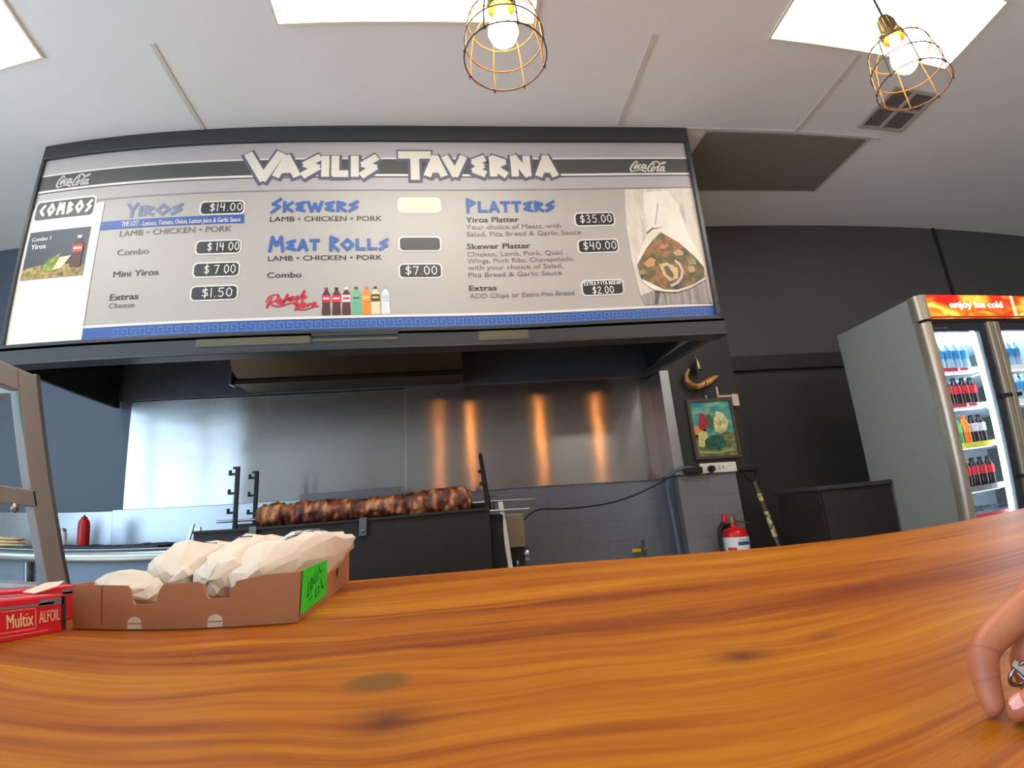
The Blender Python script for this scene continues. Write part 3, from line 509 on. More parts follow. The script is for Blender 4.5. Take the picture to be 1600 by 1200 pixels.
# ------------------------------------------------------------------ timber counter
def counter_mat():
    m = bpy.data.materials.new('oiled_orange_timber'); m.use_nodes = True; nt = m.node_tree; N = nt.nodes; L = nt.links; p = N['Principled BSDF']
    def val(x): return x
    def M(op, a, b_=None, c=None):
        n = N.new('ShaderNodeMath'); n.operation = op
        for i, q in enumerate((a, b_, c)):
            if q is None: continue
            if isinstance(q, (int, float)): n.inputs[i].default_value = q
            else: L.new(q, n.inputs[i])
        return n.outputs[0]
    tc = N.new('ShaderNodeTexCoord'); sp = N.new('ShaderNodeSeparateXYZ'); L.new(tc.outputs['Object'], sp.inputs[0]); X, Y = sp.outputs[0], sp.outputs[1]
    nb = N.new('ShaderNodeTexNoise'); nb.inputs['Scale'].default_value = 1.9; nb.inputs['Detail'].default_value = 2.5; L.new(tc.outputs['Object'], nb.inputs['Vector'])
    Yw = M('ADD', Y, M('MULTIPLY', M('SUBTRACT', nb.outputs['Fac'], .5), .20))
    knots = [(-.086,.528,.031,.029,'g'),(-.063,.423,.024,.027,'p'),(.243,.481,.022,.017,'p'),(.27,.689,.026,.014,'s'),(.535,.700,.030,.014,'s'),(-.17,.60,.05,.008,'s'),(.39,.335,.02,.006,'s'),(.62,.52,.05,.01,'s'),(.345,.50,.02,.008,'s'),(-.28,.70,.05,.007,'s'),(.05,.74,.05,.007,'s'),(.75,.90,.06,.010,'s'),(.16,.86,.06,.010,'s'),(-.62,.36,.05,.01,'s')]
    yy = Yw; gp = gg = None
    for kx, ky, rx, ry, t in knots:
        dx = M('DIVIDE', M('SUBTRACT', X, kx), rx); dy = M('DIVIDE', M('SUBTRACT', Y, ky), ry)
        d2 = M('ADD', M('MULTIPLY', dx, dx), M('MULTIPLY', dy, dy)); wide = M('EXPONENT', M('MULTIPLY', d2, -.16))
        yy = M('ADD', yy, M('MULTIPLY', M('MULTIPLY', M('SUBTRACT', Y, ky), wide), -.55))
        core = M('EXPONENT', M('MULTIPLY', M('POWER', d2, 4.0 if t == 'g' else .7), -1.0 if t != 's' else -1.3)); core = M('MULTIPLY', core, {'g': .80, 'p': .88, 's': .6}[t])
        if t == 'g': gg = core
        else: gp = core if gp is None else M('MAXIMUM', gp, core)
    cb = N.new('ShaderNodeCombineXYZ'); L.new(M('MULTIPLY', X, 2.2), cb.inputs[0]); L.new(M('MULTIPLY', yy, 48), cb.inputs[1])
    n1 = N.new('ShaderNodeTexNoise'); n1.inputs['Scale'].default_value = 1; n1.inputs['Detail'].default_value = 7; n1.inputs['Roughness'].default_value = .62; n1.inputs['Distortion'].default_value = .25; L.new(cb.outputs[0], n1.inputs['Vector'])
    cb2 = N.new('ShaderNodeCombineXYZ'); L.new(M('MULTIPLY', X, .55), cb2.inputs[0]); L.new(M('MULTIPLY', yy, 6.5), cb2.inputs[1])
    n2 = N.new('ShaderNodeTexNoise'); n2.inputs['Scale'].default_value = 1; n2.inputs['Detail'].default_value = 3; L.new(cb2.outputs[0], n2.inputs['Vector'])
    st = N.new('ShaderNodeTexWhiteNoise'); st.noise_dimensions = '1D'; L.new(M('FLOOR', M('DIVIDE', M('ADD', Y, .03), .155)), st.inputs['W'])
    f = M('ADD', M('ADD', M('MULTIPLY', n1.outputs['Fac'], .58), M('MULTIPLY', n2.outputs['Fac'], .60)), M('MULTIPLY', M('SUBTRACT', st.outputs['Value'], .5), .10)); f = M('SUBTRACT', f, .09)
    cb3 = N.new('ShaderNodeCombineXYZ'); L.new(M('MULTIPLY', X, 7), cb3.inputs[0]); L.new(M('MULTIPLY', yy, 190), cb3.inputs[1])
    n3 = N.new('ShaderNodeTexNoise'); n3.inputs['Scale'].default_value = 1; n3.inputs['Detail'].default_value = 3; L.new(cb3.outputs[0], n3.inputs['Vector'])
    f = M('ADD', f, M('MULTIPLY', M('SUBTRACT', n3.outputs['Fac'], .5), .18))
    rp = N.new('ShaderNodeValToRGB'); L.new(f, rp.inputs[0]); e = rp.color_ramp.elements
    stops = [(.28,(100,43,1)),(.40,(132,65,1)),(.50,(157,88,2)),(.62,(175,111,8)),(.80,(200,145,36))]
    while len(e) < 5: e.new(.5)
    for k, (q, c) in enumerate(stops): e[k].position = q; e[k].color = (*lin(c), 1)
    cb4 = N.new('ShaderNodeCombineXYZ'); L.new(M('MULTIPLY', X, 1.3), cb4.inputs[0]); L.new(M('MULTIPLY', yy, 9), cb4.inputs[1])
    n4 = N.new('ShaderNodeTexNoise'); n4.inputs['Scale'].default_value = 1; n4.inputs['Detail'].default_value = 4; L.new(cb4.outputs[0], n4.inputs['Vector'])
    red = N.new('ShaderNodeMix'); red.data_type = 'RGBA'; red.blend_type = 'MULTIPLY'; red.inputs['B'].default_value = (.86, .66, .40, 1); L.new(M('MULTIPLY', M('SUBTRACT', n4.outputs['Fac'], .50), 3.0), red.inputs['Factor']); L.new(rp.outputs[0], red.inputs['A'])
    mx = N.new('ShaderNodeMix'); mx.data_type = 'RGBA'; L.new(gp, mx.inputs['Factor']); L.new(red.outputs['Result'], mx.inputs['A']); mx.inputs['B'].default_value = (*lin((78,30,22)), 1)
    mg = N.new('ShaderNodeMix'); mg.data_type = 'RGBA'; L.new(gg, mg.inputs['Factor']); L.new(mx.outputs['Result'], mg.inputs['A']); mg.inputs['B'].default_value = (*lin((104,74,28)), 1)
    L.new(mg.outputs['Result'], p.inputs['Base Color']); p.inputs['Roughness'].default_value = .46; p.inputs['Specular IOR Level'].default_value = .25
    bp = N.new('ShaderNodeBump'); bp.inputs['Strength'].default_value = .06; bp.inputs['Distance'].default_value = .004; L.new(n1.outputs['Fac'], bp.inputs['Height']); L.new(bp.outputs[0], p.inputs['Normal'])
    MATS[m.name] = m; return m
M_timber = counter_mat()
ct = bpy.data.objects.new('service_counter', None); COL.objects.link(ct); ct.location = (0, 0, CZ)
tag(ct, 'wide orange timber service counter running across the foreground', 'counter')
back = [(-2.45,1.495),(-.9,1.485),(-.31,1.472),(.12,1.420),(.45,1.402),(.82,1.389),(1.4,1.380),(2.35,1.378)]
b = MB(); b.extr([(x,y,CT-.05) for x, y in [(2.35,.02),(-2.45,.02)]+back][::-1], (0,0,.05)); obj('timber_top', b, M_timber, ct, bevel=.004)
b = MB(); b.box((-2.4,.25,FLOOR), (2.3,1.30,CT-.05)); obj('base_cabinet', b, mat('counter_base_paint', (58,56,54), .6), ct)

# ------------------------------------------------------------------ cardboard tray with paper bags
M_card = mat('brown_cardboard', (172,116,78), .8, var=.07, scale=30, bump=.05, bscale=140); M_cardin = mat('cardboard_edge', (176,124,78), .8, var=.08, scale=60)
FL, FR, BR, BL = Vector((-.633,.885,0)), Vector((-.265,.885,0)), Vector((-.304,1.440,0)), Vector((-.672,1.440,0)); TZ, BZ = -.0675, CT
tr = thing('cardboard_tray', 'open brown cardboard tray holding white paper bags on the counter', 'box', (-.47,1.16,CT))
def wall(name, a, c, prof, m=M_card, th=.005):       # prof: (0..1 along a-c, height from counter)
    d = c-a; nrm = Vector((-d.y, d.x, 0)).normalized()*th
    b = MB(); b.extr([(a.x+d.x*u, a.y+d.y*u, CT+h) for u, h in prof], nrm); return obj(name, b, m, tr)
H = .073
fr = wall('tray_front', FL, FR, [(0,.001),(1,.001),(1,H+.003),(.86,H+.003),(.74,H-.004),(.722,H-.024),(.712,H-.029),(.628,H-.029),(.612,H-.022),(.600,H-.006),(.575,H-.002),(.425,H-.004),(.410,H-.012),(.398,H-.030),(.386,H-.034),(.300,H-.034),(.288,H-.028),(.276,H-.010),(.262,H-.004),(.14,H-.003),(0,H-.002)])
for u in (.30, .655):                                 # hand-slots low in the front, pale lining showing
    b = MB(); x = FL.x+u*(FR.x-FL.x); b.prism([(x-.012,CT+.002),(x+.012,CT+.002),(x+.012,CT+.009),(x-.012,CT+.009)], .8845, .886); b.prism([(x-.012,CT+.011)]+[(x+.012*math.cos(PI*k/8), CT+.011+.010*math.sin(PI*k/8)) for k in range(9)], .8845, .886)
    obj('lining_slot', b, mat('pale_lining', (214,204,182), .8), fr)
b = MB(); x = FL.x+.144*(FR.x-FL.x); b.box((x-.0008,.8843,CT+.010), (x+.0008,.8856,CT+H-.006)); obj('fold_crease', b, mat('cardboard_crease', (112,72,46), .8), fr)
rt = wall('tray_side', FR, BR, [(0,.001),(1,.001),(1,.085),(.55,.080),(.5,.074),(0,H+.003)])
wall('tray_side', BL, FL, [(0,.001),(1,.001),(1,H-.002),(0,.08)]); wall('tray_back', BR, BL, [(0,.001),(1,.001),(1,.08),(0,.085)])
b = MB(); b.extr([(BL.x+.02,BL.y-.20,CT+H),(BL.x+.012,BL.y-.06,CT+H),(BL.x-.01,BL.y-.06,CT+H+.022),(BL.x+.0,BL.y-.2,CT+H+.018)], (.004,0,0)); obj('tray_flap', b, M_cardin, tr)
b = MB(); b.extr([(FL.x+.004,FL.y+.004,CT+.0005),(FR.x-.004,FR.y+.004,CT+.0005),(BR.x-.004,BR.y-.004,CT+.0005),(BL.x+.004,BL.y-.004,CT+.0005)], (0,0,.004)); obj('tray_base', b, M_card, tr)
# green handwritten note taped to the tray side
d = BR-FR; nx = Vector((d.y, -d.x, 0)).normalized()
def side(u, h, o): return Vector((FR.x+d.x*u, FR.y+d.y*u, CT+h))+nx*o
b = MB(); b.extr([side(.015,.010,.0015), side(.40,.012,.0015), side(.42,.078,.0015), side(.04,.077,.0015)], nx*.0008); note = obj('green_note', b, mat('neon_green_paper', (40,214,40), .6, var=.04), origin=(-.265,.98,CT))
tag(note, 'bright green handwritten paper note on the side of cardboard tray', 'note')
b = MB()
for st in ([(.12,.055),(.10,.030),(.14,.034),(.15,.058)], [(.16,.058),(.18,.050),(.16,.040)], [(.21,.064),(.20,.046),(.24,.050),(.25,.066)], [(.27,.070),(.29,.060),(.33,.062)], [(.13,.024),(.17,.028)], [(.22,.034),(.21,.022),(.26,.024),(.27,.038),(.22,.034)], [(.30,.046),(.33,.030),(.36,.034)]):
    b.tube([side(u, h, .0026) for u, h in st], .0012, 5)
obj('note_writing', b, mat('dark_green_ink', (14,96,24), .6), note)
b = MB(); c = side(.66,.045,.0003); b.extr([c+d.normalized()*.011*math.cos(2*PI*k/16)+Vector((0,0,.013*math.sin(2*PI*k/16))) for k in range(16)], nx*.0006); obj('hand_hole', b, mat('dark_hole', (48,30,20), .9), rt)
# paper bags: soft crumpled pillows
M_paper = mat('white_bag_paper', (212,203,186), .75, var=.07, scale=14, bump=.15, bscale=30); M_print = mat('navy_bag_print', (62,74,104), .7)
def bag(cen, half, yaw, pitch, lab, seed, pinch=.35, tail=0.0, marks=False):
    b = MB(); n, k = 16, 12; c = Vector(cen); R = Matrix.Rotation(yaw, 3, 'Z') @ Matrix.Rotation(pitch, 3, 'X'); vs = []
    rnd = random.Random(seed)
    for i in range(k+1):
        t0 = PI*i/k
        for j in range(n):
            t = t0+(rnd.uniform(-.42,.42)*PI/k if 0 < i < k else 0); a = 2*PI*(j+rnd.uniform(-.42,.42))/n; e = .75
            sg = lambda v: math.copysign(abs(v)**e, v)
            ax = -math.cos(t); rad = math.sin(t)**.7 if 0 < i < k else 0.0
            x, z = rad*sg(math.cos(a)), rad*sg(math.sin(a))
            f = 1.0
            if ax > .35: f = 1-pinch*((ax-.35)/.65); z *= f; x *= 1+.25*(1-f)
            if ax < -.4: z *= 1-.25*((-ax-.4)/.6)
            p = Vector((x*half[0], ax*half[1], z*half[2]))
            q = p*14+Vector((seed*3.1, seed*1.7, 0)); nz_ = noise.noise(q*.8)*.9; rid = noise.voronoi(q*.75+Vector((5,2,9)))[0]; rid = min(.6, (rid[1]-rid[0])); rid2 = noise.voronoi(q*1.6+Vector((1,7,3)))[0]; rid2 = min(.5, rid2[1]-rid2[0])
            dirn = Vector((x/half[0], ax*.3/half[1], z/half[2])); dirn = dirn.normalized() if dirn.length > 1e-6 else Vector((0,ax,0))
            p += dirn*(nz_*.014-rid*.022-rid2*.006+rnd.uniform(-.004,.004)+.009)
            w_ = c+R @ p; w_.z = max(w_.z, CT+.008); vs.append(w_)
    fs = [(i*n+j, i*n+(j+1) % n, (i+1)*n+(j+1) % n, (i+1)*n+j) for i in range(k) for j in range(n)]
    b.add(vs, fs)
    o = obj('paper_bag', b, [M_paper, M_print], smooth=75, bevel=.0045, seg=2)
    o.modifiers['bevel'].angle_limit = .2; tag(o, lab, 'paper bag', 'white takeaway bags in the cardboard tray')
    if marks:
        for q in o.data.polygons:
            i, j = divmod(q.index, n); a = j/n
            if .17 < a < .31 and False: q.material_index = 1
    return o
bag((-.566,.980,-.090), (.060,.080,.031), .10, .0, 'flattest white paper bag, drooping at the left of the tray', 2)
bag((-.525,1.13,-.070), (.060,.180,.060), .12, .02, 'plump white paper bag just right of the flattest one', 5)
bag((-.430,1.12,-.068), (.056,.188,.062), .02, .02, 'white paper bag in the middle between two plump bags', 9)
bag((-.338,1.13,-.060), (.055,.195,.054), -.24, .12, 'white paper bag with navy print overhanging the tray right side', 14, pinch=.45)
bags = {o['label']: o for o in COL.objects if o.get('category') == 'paper bag'}
def bag_part(bagname, name, b, m): return obj(name, b, m, [o for l, o in bags.items() if l.startswith(bagname)][0])
from mathutils.bvhtree import BVHTree
def drape(bagname, strokes, r):                       # short printed lines laid on the bag's upper surface
    o = [o for l, o in bags.items() if l.startswith(bagname)][0]; tree = BVHTree.FromPolygons([v.co for v in o.data.vertices], [list(q.vertices) for q in o.data.polygons]); b = MB()
    for st in strokes:
        pts = []
        for (a, c) in zip(st[:-1], st[1:]):
            for k in range(6):
                x, y = a[0]+(c[0]-a[0])*k/5, a[1]+(c[1]-a[1])*k/5; h = tree.ray_cast(Vector((x-o.location.x, y-o.location.y, 1)), Vector((0,0,-1)))
                if h[0] is not None: pts.append((x, y, h[0].z+o.location.z-CZ+.0008))
        if len(pts) > 1: b.tube(pts, r, 5)
    if b.v: obj('printed_lines', b, M_print, o)
drape('white paper bag with navy', [[(-.36,1.08),(-.33,1.11)], [(-.355,1.10),(-.31,1.13)], [(-.345,1.12),(-.30,1.16)], [(-.35,1.14),(-.32,1.155)], [(-.33,1.16),(-.29,1.20)], [(-.335,1.18),(-.31,1.20)]], .0014)
drape('plump', [[(-.55,1.13),(-.51,1.15)]], .0012); drape('white paper bag in the middle', [[(-.45,1.09),(-.42,1.10)]], .0012)
# ------------------------------------------------------------------ foil boxes
M_redbox = mat('red_printed_card', (206,34,50), .4, var=.04); M_blackp = mat('black_print', (50,46,56), .45); M_goldp = mat('pale_gold_print', (228,206,160), .45); M_greyp = mat('grey_print', (120,118,128), .45); M_pinkp = mat('pink_print', (226,120,120), .45)
def foil_box(name, lab, x0, x1, y0, y1, z1, words):
    t = thing(name, lab, 'box', ((x0+x1)/2, (y0+y1)/2, CT), 'red kitchen wrap boxes')
    obj('carton', MB().box((x0,y0,CT), (x1,y1,z1)), M_redbox, t, bevel=.0015)
    L_ = y1-y0; pl = lambda y, z: Vector((x1+.0008, y, z)); hh = z1-CT
    obj('end_panel', MB().box((x0+.001,y1-.001,CT+.001), (x1-.001,y1+.0008,z1-.001)), M_blackp, t)
    b = MB(); b.box((x1,y0,CT+.78*hh), (x1+.0006,y1-.03,CT+.84*hh)); b.box((x1,y1-.066,CT+.75*hh), (x1+.0006,y1-.006,CT+.93*hh)); obj('label_band', b, M_greyp, t)
    obj('side_band', MB().box((x1,y1-.011,CT+.06*hh), (x1+.0006,y1-.0005,CT+.95*hh)), M_blackp, t)
    b = MB(); b.box((x1,y0,CT+.20*hh), (x1+.0006,y1-.075,CT+.23*hh)); b.box((x1,y0,CT+.10*hh), (x1+.0006,y1-.045,CT+.125*hh)); obj('pin_line', b, M_pinkp, t)
    if words:
        obj('brand_lettering', text(MB(), 'ALFOIL', y1-.066, y1-.016, CT+.33*hh, .30*hh, pl, .03), M_goldp, t); obj('brand_lettering', text(MB(), 'Multix', y1-.14, y1-.080, CT+.31*hh, .34*hh, pl, .03), M_goldp, t)
        b = MB(); b.box((x1,y1-.076,CT+.25*hh), (x1+.0006,y1-.073,CT+.75*hh)); b.box((x1,y1-.15,CT+.72*hh), (x1+.0006,y1-.073,CT+.75*hh)); obj('logo_border', b, M_pinkp, t)
    b = MB(); b.box((x0+.012,y0+.01,z1), (x0+.030,y1-.06,z1+.0006)); obj('top_band', b, M_greyp, t); b = MB(); b.box((x0+.044,y0,z1), (x0+.054,y1-.02,z1+.0006)); obj('top_stripe', b, M_pinkp, t)
    return t
foil_box('foil_box', 'red foil box with gold lettering lying beside the cardboard tray', -.700, -.634, .54, .868, -.083, True)
foil_box('wrap_box', 'second red wrap box lying behind the foil box by glass cabinet', -.775, -.712, .70, 1.03, -.080, False)
b = MB(); b.extr([(-.700,.845,-.0815),(-.668,.835,-.0815),(-.650,.868,-.072),(-.664,.905,-.066),(-.690,.890,-.069)], (0,0,.0012)); f_ = [o for o in COL.objects if o.name == 'foil_box'][0]; obj('torn_flap', b, mat('torn_card', (222,200,176), .8), f_)

# ------------------------------------------------------------------ glass food cabinet at the far left
M_gl = glass_mat('cabinet_glass', (.985,.995,.99), .02); M_gledge = mat('green_glass_edge', (120,196,180), .2, var=.05); M_cabst = mat('brushed_cabinet_steel', (164,161,158), .5, .6, var=.08, scale=12)
gc = thing('display_cabinet', 'stainless and glass food display cabinet at counter left end', 'display cabinet', (-1.5,1.0,CT))
XC = -1.05
def member(name, pts, th=.03, m=M_cabst): b = MB(); b.extr([(XC,y,z) for y, z in pts], (-th,0,0)); return obj(name, b, m, gc, bevel=.003)
member('corner_post', [(1.380,CT),(1.463,CT),(1.268,.405),(1.190,.405)]); member('top_rail', [(.55,.352),(1.205,.352),(1.190,.405),(.55,.405)]); member('middle_rail', [(.55,.083),(1.315,.083),(1.300,.124),(.55,.124)]); member('bottom_rail', [(.55,CT),(1.385,CT),(1.375,-.112),(.55,-.112)]); member('corner_post', [(.50,CT),(.56,CT),(.56,.405),(.50,.405)])
b = MB(); b.extr([(XC+.001,y,z) for y, z in [(1.452,CT),(1.466,CT),(1.271,.408),(1.257,.408)]], (-.032,0,0)); obj('post_edge', b, M_steel, gc)
b = MB(); b.extr([(XC-.012,y,z) for y, z in [(.56,.12),(1.305,.12),(1.210,.36),(.56,.36)]], (-.005,0,0)); obj('side_glass', b, M_gl, gc)
b = MB(); b.extr([(XC-.012,y,z) for y, z in [(.56,-.12),(1.38,-.12),(1.312,.088),(.56,.088)]], (-.005,0,0)); obj('side_glass', b, M_gl, gc)
b = MB(); b.extr([(XC-.004,y,z) for y, z in [(1.296,.125),(1.303,.125),(1.209,.350),(1.202,.350)]], (-.004,0,0)); obj('glass_edge', b, M_gledge, gc)
b = MB(); b.extr([(XC-.004,y,z) for y, z in [(1.370,-.11),(1.378,-.11),(1.318,.083),(1.310,.083)]], (-.004,0,0)); obj('glass_edge', b, M_gledge, gc)
b = MB(); b.box((-2.2,1.22,.352), (XC-.03,1.27,.40)); obj('back_rail', b, M_cabst, gc); b = MB(); b.box((-2.2,1.36,CT), (XC-.03,1.45,CT+.03)); obj('back_rail', b, M_cabst, gc)
b = MB(); b.box((-2.2,.50,.392), (XC-.03,1.22,.398)); obj('cabinet_roof', b, M_gl, gc); b = MB(); b.box((-2.2,.52,CT+.001), (XC-.03,1.36,CT+.02)); obj('cabinet_floor', b, M_cabst, gc)
b = MB(); b.extr([(XC-.025,1.41,-.09),(XC-.025,1.245,.355),(-2.2,1.245,.355),(-2.2,1.41,-.09)], (0,.005,.002)); obj('back_glass', b, M_gl, gc)
b = MB(); b.extr([(-2.2,y,z) for y, z in [(.56,-.12),(1.38,-.12),(1.21,.36),(.56,.36)]], (-.005,0,0)); obj('end_glass', b, M_gl, gc)
b = MB(); b.lathe([(.001,0),(.010,.001),(.012,.006),(.008,.010),(.001,.011)], (XC,1.225,.075), 14, 'x'); obj('glass_clamp', b, M_steel, gc, smooth=50)

# ------------------------------------------------------------------ cooking bench at the left, under the hood
M_bench = mat('bench_stainless', (150,154,158), .32, .9, var=.08, scale=6)
bn = thing('cooking_bench', 'stainless cooking bench with rolled front edge behind the tray', 'bench', (-2.3,3.2,FLOOR))
b = MB(); b.box((-3.6,2.93,-.075), (-1.40,3.59,-.045)); obj('bench_top', b, M_bench, bn)
b = MB(); b.tube([(-3.6,2.92,-.082),(-1.40,2.92,-.082)], .034, 14); obj('rolled_edge', b, M_bench, bn, smooth=60)
b = MB(); b.box((-2.285,3.56,-.045), (-.90,3.595,.197)); obj('upstand', b, M_bench, bn, bevel=.003); b = MB(); b.box((-3.6,3.585,-.045), (-2.285,3.615,.19)); obj('upstand', b, M_bench, bn, bevel=.003)
b = MB(); b.box((-3.5,3.0,-.62), (-1.5,3.55,-.6)); obj('under_shelf', b, M_bench, bn); b = MB(); b.box((-3.55,3.02,-.60), (-1.45,3.04,-.10)); obj('front_panel', b, mat('blue_grey_panel', (104,116,130), .4, .3, var=.1, scale=5), bn)
for x, y in ((-3.45,3.0),(-2.45,3.0),(-1.5,3.0),(-3.45,3.54),(-1.5,3.54)): b = MB(); b.tube([(x,y,FLOOR),(x,y,-.075)], .022, 10); obj('leg', b, M_bench, bn, smooth=60)
gp = MB(); 
for i in range(26):
    for j in range(16):
        x0, y0 = -2.52+i*.034, 2.965+j*.03; h = .012+.018*abs(noise.noise(Vector((x0*9, y0*9, 3))))*(1 if 3 < j < 14 else .5)
        gp.hexa([(x0,y0,-.044),(x0+.034,y0,-.044),(x0+.034,y0+.03,-.044),(x0,y0+.03,-.044)], [(x0,y0,-.044+h),(x0+.034,y0,-.044+h*.9),(x0+.034,y0+.03,-.044+h*1.05),(x0,y0+.03,-.044+h)])
o = obj('grill_plate', gp, mat('burnt_black_steel', (40,40,42), .5, .3, var=.3, scale=30)); tag(o, 'blackened flat grill plate lying on the stainless bench', 'grill plate')
t = thing('sauce_bottle', 'red squeeze sauce bottle on the bench at the left', 'bottle', (-2.30,3.30,-.03))
b = MB(); b.lathe([(.001,0),(.034,.002),(.036,.02),(.036,.125),(.030,.15),(.016,.165)], (-2.30,3.30,-.028), 20); obj('bottle_body', b, mat('red_plastic', (206,40,52), .35), t, smooth=50)
b = MB(); b.lathe([(.020,.163),(.020,.170),(.008,.174),(.006,.184),(.001,.186)], (-2.30,3.30,-.028), 16); obj('nozzle', b, mat('dark_red_plastic', (170,34,44), .4), t, smooth=50)
t = thing('shaker', 'small white shaker left of the red sauce bottle', 'shaker', (-2.44,3.30,-.03)); b = MB(); b.lathe([(.001,0),(.022,.001),(.022,.07),(.017,.085)], (-2.44,3.30,-.028), 16); obj('shaker_body', b, mat('white_plastic', (232,234,236), .4), t, smooth=50); b = MB(); b.lathe([(.018,.084),(.018,.10),(.001,.108)], (-2.44,3.30,-.028), 16); obj('shaker_lid', b, M_steel, t, smooth=50)
t = thing('oil_bottle', 'yellowish oil bottle half hidden behind the cabinet post', 'bottle', (-2.56,3.34,-.03)); b = MB(); b.lathe([(.001,0),(.032,.001),(.034,.02),(.034,.11),(.014,.145),(.014,.17)], (-2.56,3.34,-.028), 16); obj('bottle_body', b, mat('oil_yellow', (176,160,110), .25), t, smooth=50); b = MB(); b.lathe([(.016,.168),(.016,.185),(.001,.188)], (-2.56,3.34,-.028), 14); obj('bottle_cap', b, mat('white_plastic', (232,234,236)), t, smooth=50)
for k, (x, y, lab) in enumerate(((-2.80,3.22,'pale flat bread stack seen through the cabinet glass, nearer the frame post'),(-3.06,3.20,'pale flat bread stack seen through the cabinet glass, farther from the post'))):
    b = MB()
    for q in range(3): b.ball((x+.012*(q-1)*(1 if k else -1), y+.01*q, -.030+.019*q), .115, 24, 8, (1,.9,.12))
    o = obj('flat_bread', b, ramp_mat('baked_bread', [(.35,(196,160,96)),(.55,(232,208,156)),(.7,(240,224,184))], 12), smooth=60); tag(o, lab, 'bread', 'flat breads on the bench')

# ------------------------------------------------------------------ charcoal rotisserie
M_iron = mat('black_iron', (34,32,31), .55, .4, var=.15, scale=20); M_trough = mat('heat_black_sheet', (40,36,33), .5, .35, var=.12, scale=7)
ro = thing('charcoal_rotisserie', 'long black charcoal rotisserie trough under the hood', 'rotisserie', (-.6,2.95,FLOOR))
x0, x1, yF, yB = -1.34, .135, 2.75, 3.20
b = MB(); b.box((x0,yF,-.62), (x1,yF+.012,.022)); b.box((x0-.0,yF-.012,.016), (x1,yF+.014,.030)); obj('front_plate', b, M_trough, ro, bevel=.002)
b = MB(); b.box((x0,yF+.012,-.62), (x0+.012,yB,.02)); obj('end_plate', b, M_trough, ro); b = MB(); b.box((x1-.012,yF+.012,-.62), (x1,yB,.02)); obj('end_plate', b, M_trough, ro)
b = MB(); b.box((x0,yB,-.62), (x1,yB+.012,.06)); obj('back_plate', b, M_trough, ro); b = MB(); b.box((x0,yF,-.63), (x1,yB+.012,-.30)); obj('fire_box', b, M_trough, ro)
b = MB(); b.box((-.97,yB+.014,.0), (-.38,yB+.03,.205)); obj('heat_shield', b, M_steeld, ro, bevel=.002)
for x, y in ((x0+.05,yF+.06),(x1-.06,yF+.06),(x0+.05,yB-.05),(x1-.06,yB-.05)): b = MB(); b.box((x-.02,y-.02,FLOOR), (x+.02,y+.02,-.62)); obj('leg', b, M_iron, ro)
b = MB(); b.box((x0+.012,yF+.03,-.12), (x1-.012,yB-.01,-.09)); obj('charcoal_bed', b, ramp_mat('ash_and_coal', [(.4,(20,19,18)),(.6,(70,66,62)),(.75,(120,114,108))], 40, .9, bump=.6), ro)
for u in (-1.045, -.512): b = MB(); b.box((u-.018,yF-.018,-.055), (u+.018,yF-.001,.034)); b.lathe([(.001,-.024),(.009,-.022),(.009,-.016)], (u,yF,-.03), 10, 'y'); obj('latch', b, M_steeld, ro, bevel=.002)
for y in (2.86, 3.12):                                  # notched spit posts
    X = -1.188; b = MB(); b.box((X-.006,y-.008,.02), (X+.014,y+.008,.352))
    for z in (.325, .225, .125): b.box((X-.034,y-.007,z-.018), (X-.004,y+.007,z-.006)); b.box((X-.040,y-.007,z-.018), (X-.028,y+.007,z+.010)); 
    b.box((X-.02,y-.007,.340), (X+.014,y+.007,.352)); obj('spit_post', b, M_iron, ro, bevel=.0015)
b = MB(); b.hexa([(.125,2.98,.02),(.160,2.98,.02),(.160,3.0,.02),(.125,3.0,.02)], [(.098,2.98,.32),(.122,2.98,.32),(.122,3.0,.32),(.098,3.0,.32)]); b.ball((.108,2.99,.325), .017, 10, 8, (.8,.7,1.3))
for z, x in ((.24,.102),(.17,.108)): b.box((x-.012,2.976,z-.012), (x+.03,3.004,z+.008))
obj('spit_post', b, M_iron, ro, bevel=.002)
for x in (.152, .172): b = MB(); b.lathe([(.001,-.003),(.045,-.003),(.045,.003),(.001,.003)], (x,3.0,.055), 24, 'x'); obj('sprocket', b, M_steeld if x > .16 else M_iron, ro, smooth=40)
b = MB(); b.box((x1+.001,2.80,-.30), (x1+.075,3.1,-.005)); obj('gear_housing', b, M_iron, ro, bevel=.004)
b = MB(); b.box((.215,2.93,-.19), (.335,3.06,-.012)); m_ = obj('motor_box', b, mat('beige_motor_enamel', (128,116,92), .45, .3), ro, bevel=.004); b = MB(); b.box((.225,2.928,-.028), (.325,2.93,-.016)); obj('motor_trim', b, M_steel, m_)
b = MB(); b.box((.225,2.94,-.285), (.325,3.05,-.19)); b.box((.215,2.93,-.24), (.225,3.06,-.18)); obj('motor_bracket', b, M_iron, ro, bevel=.003)
b = MB(); b.lathe([(.001,0),(.034,.0),(.038,.012),(.038,.03),(.001,.034)], (.322,2.985,-.235), 18, 'x'); b.ball((.28,2.925,-.268), .012, 10, 6); obj('motor_knob', b, M_steel, ro, smooth=50)
b = MB(); b.hexa([(.226,2.80,-.35),(.250,2.80,-.35),(.250,2.812,-.35),(.226,2.812,-.35)], [(.186,2.80,.055),(.212,2.80,.055),(.212,2.812,.055),(.186,2.812,.055)]); b.tube([(.226,2.806,-.30),(.205,2.806,-.34)], .006, 6); b.tube([(.240,2.806,-.29),(.262,2.806,-.335)], .006, 6); obj('adjusting_lever', b, mat('bright_lever_steel', (206,200,190), .4, .3), ro, bevel=.002)
b = MB(); b.tube([(x1-.01,2.78,.012),(.355,2.78,.008)], .0065, 8); obj('guide_rod', b, M_steel, ro, smooth=60)
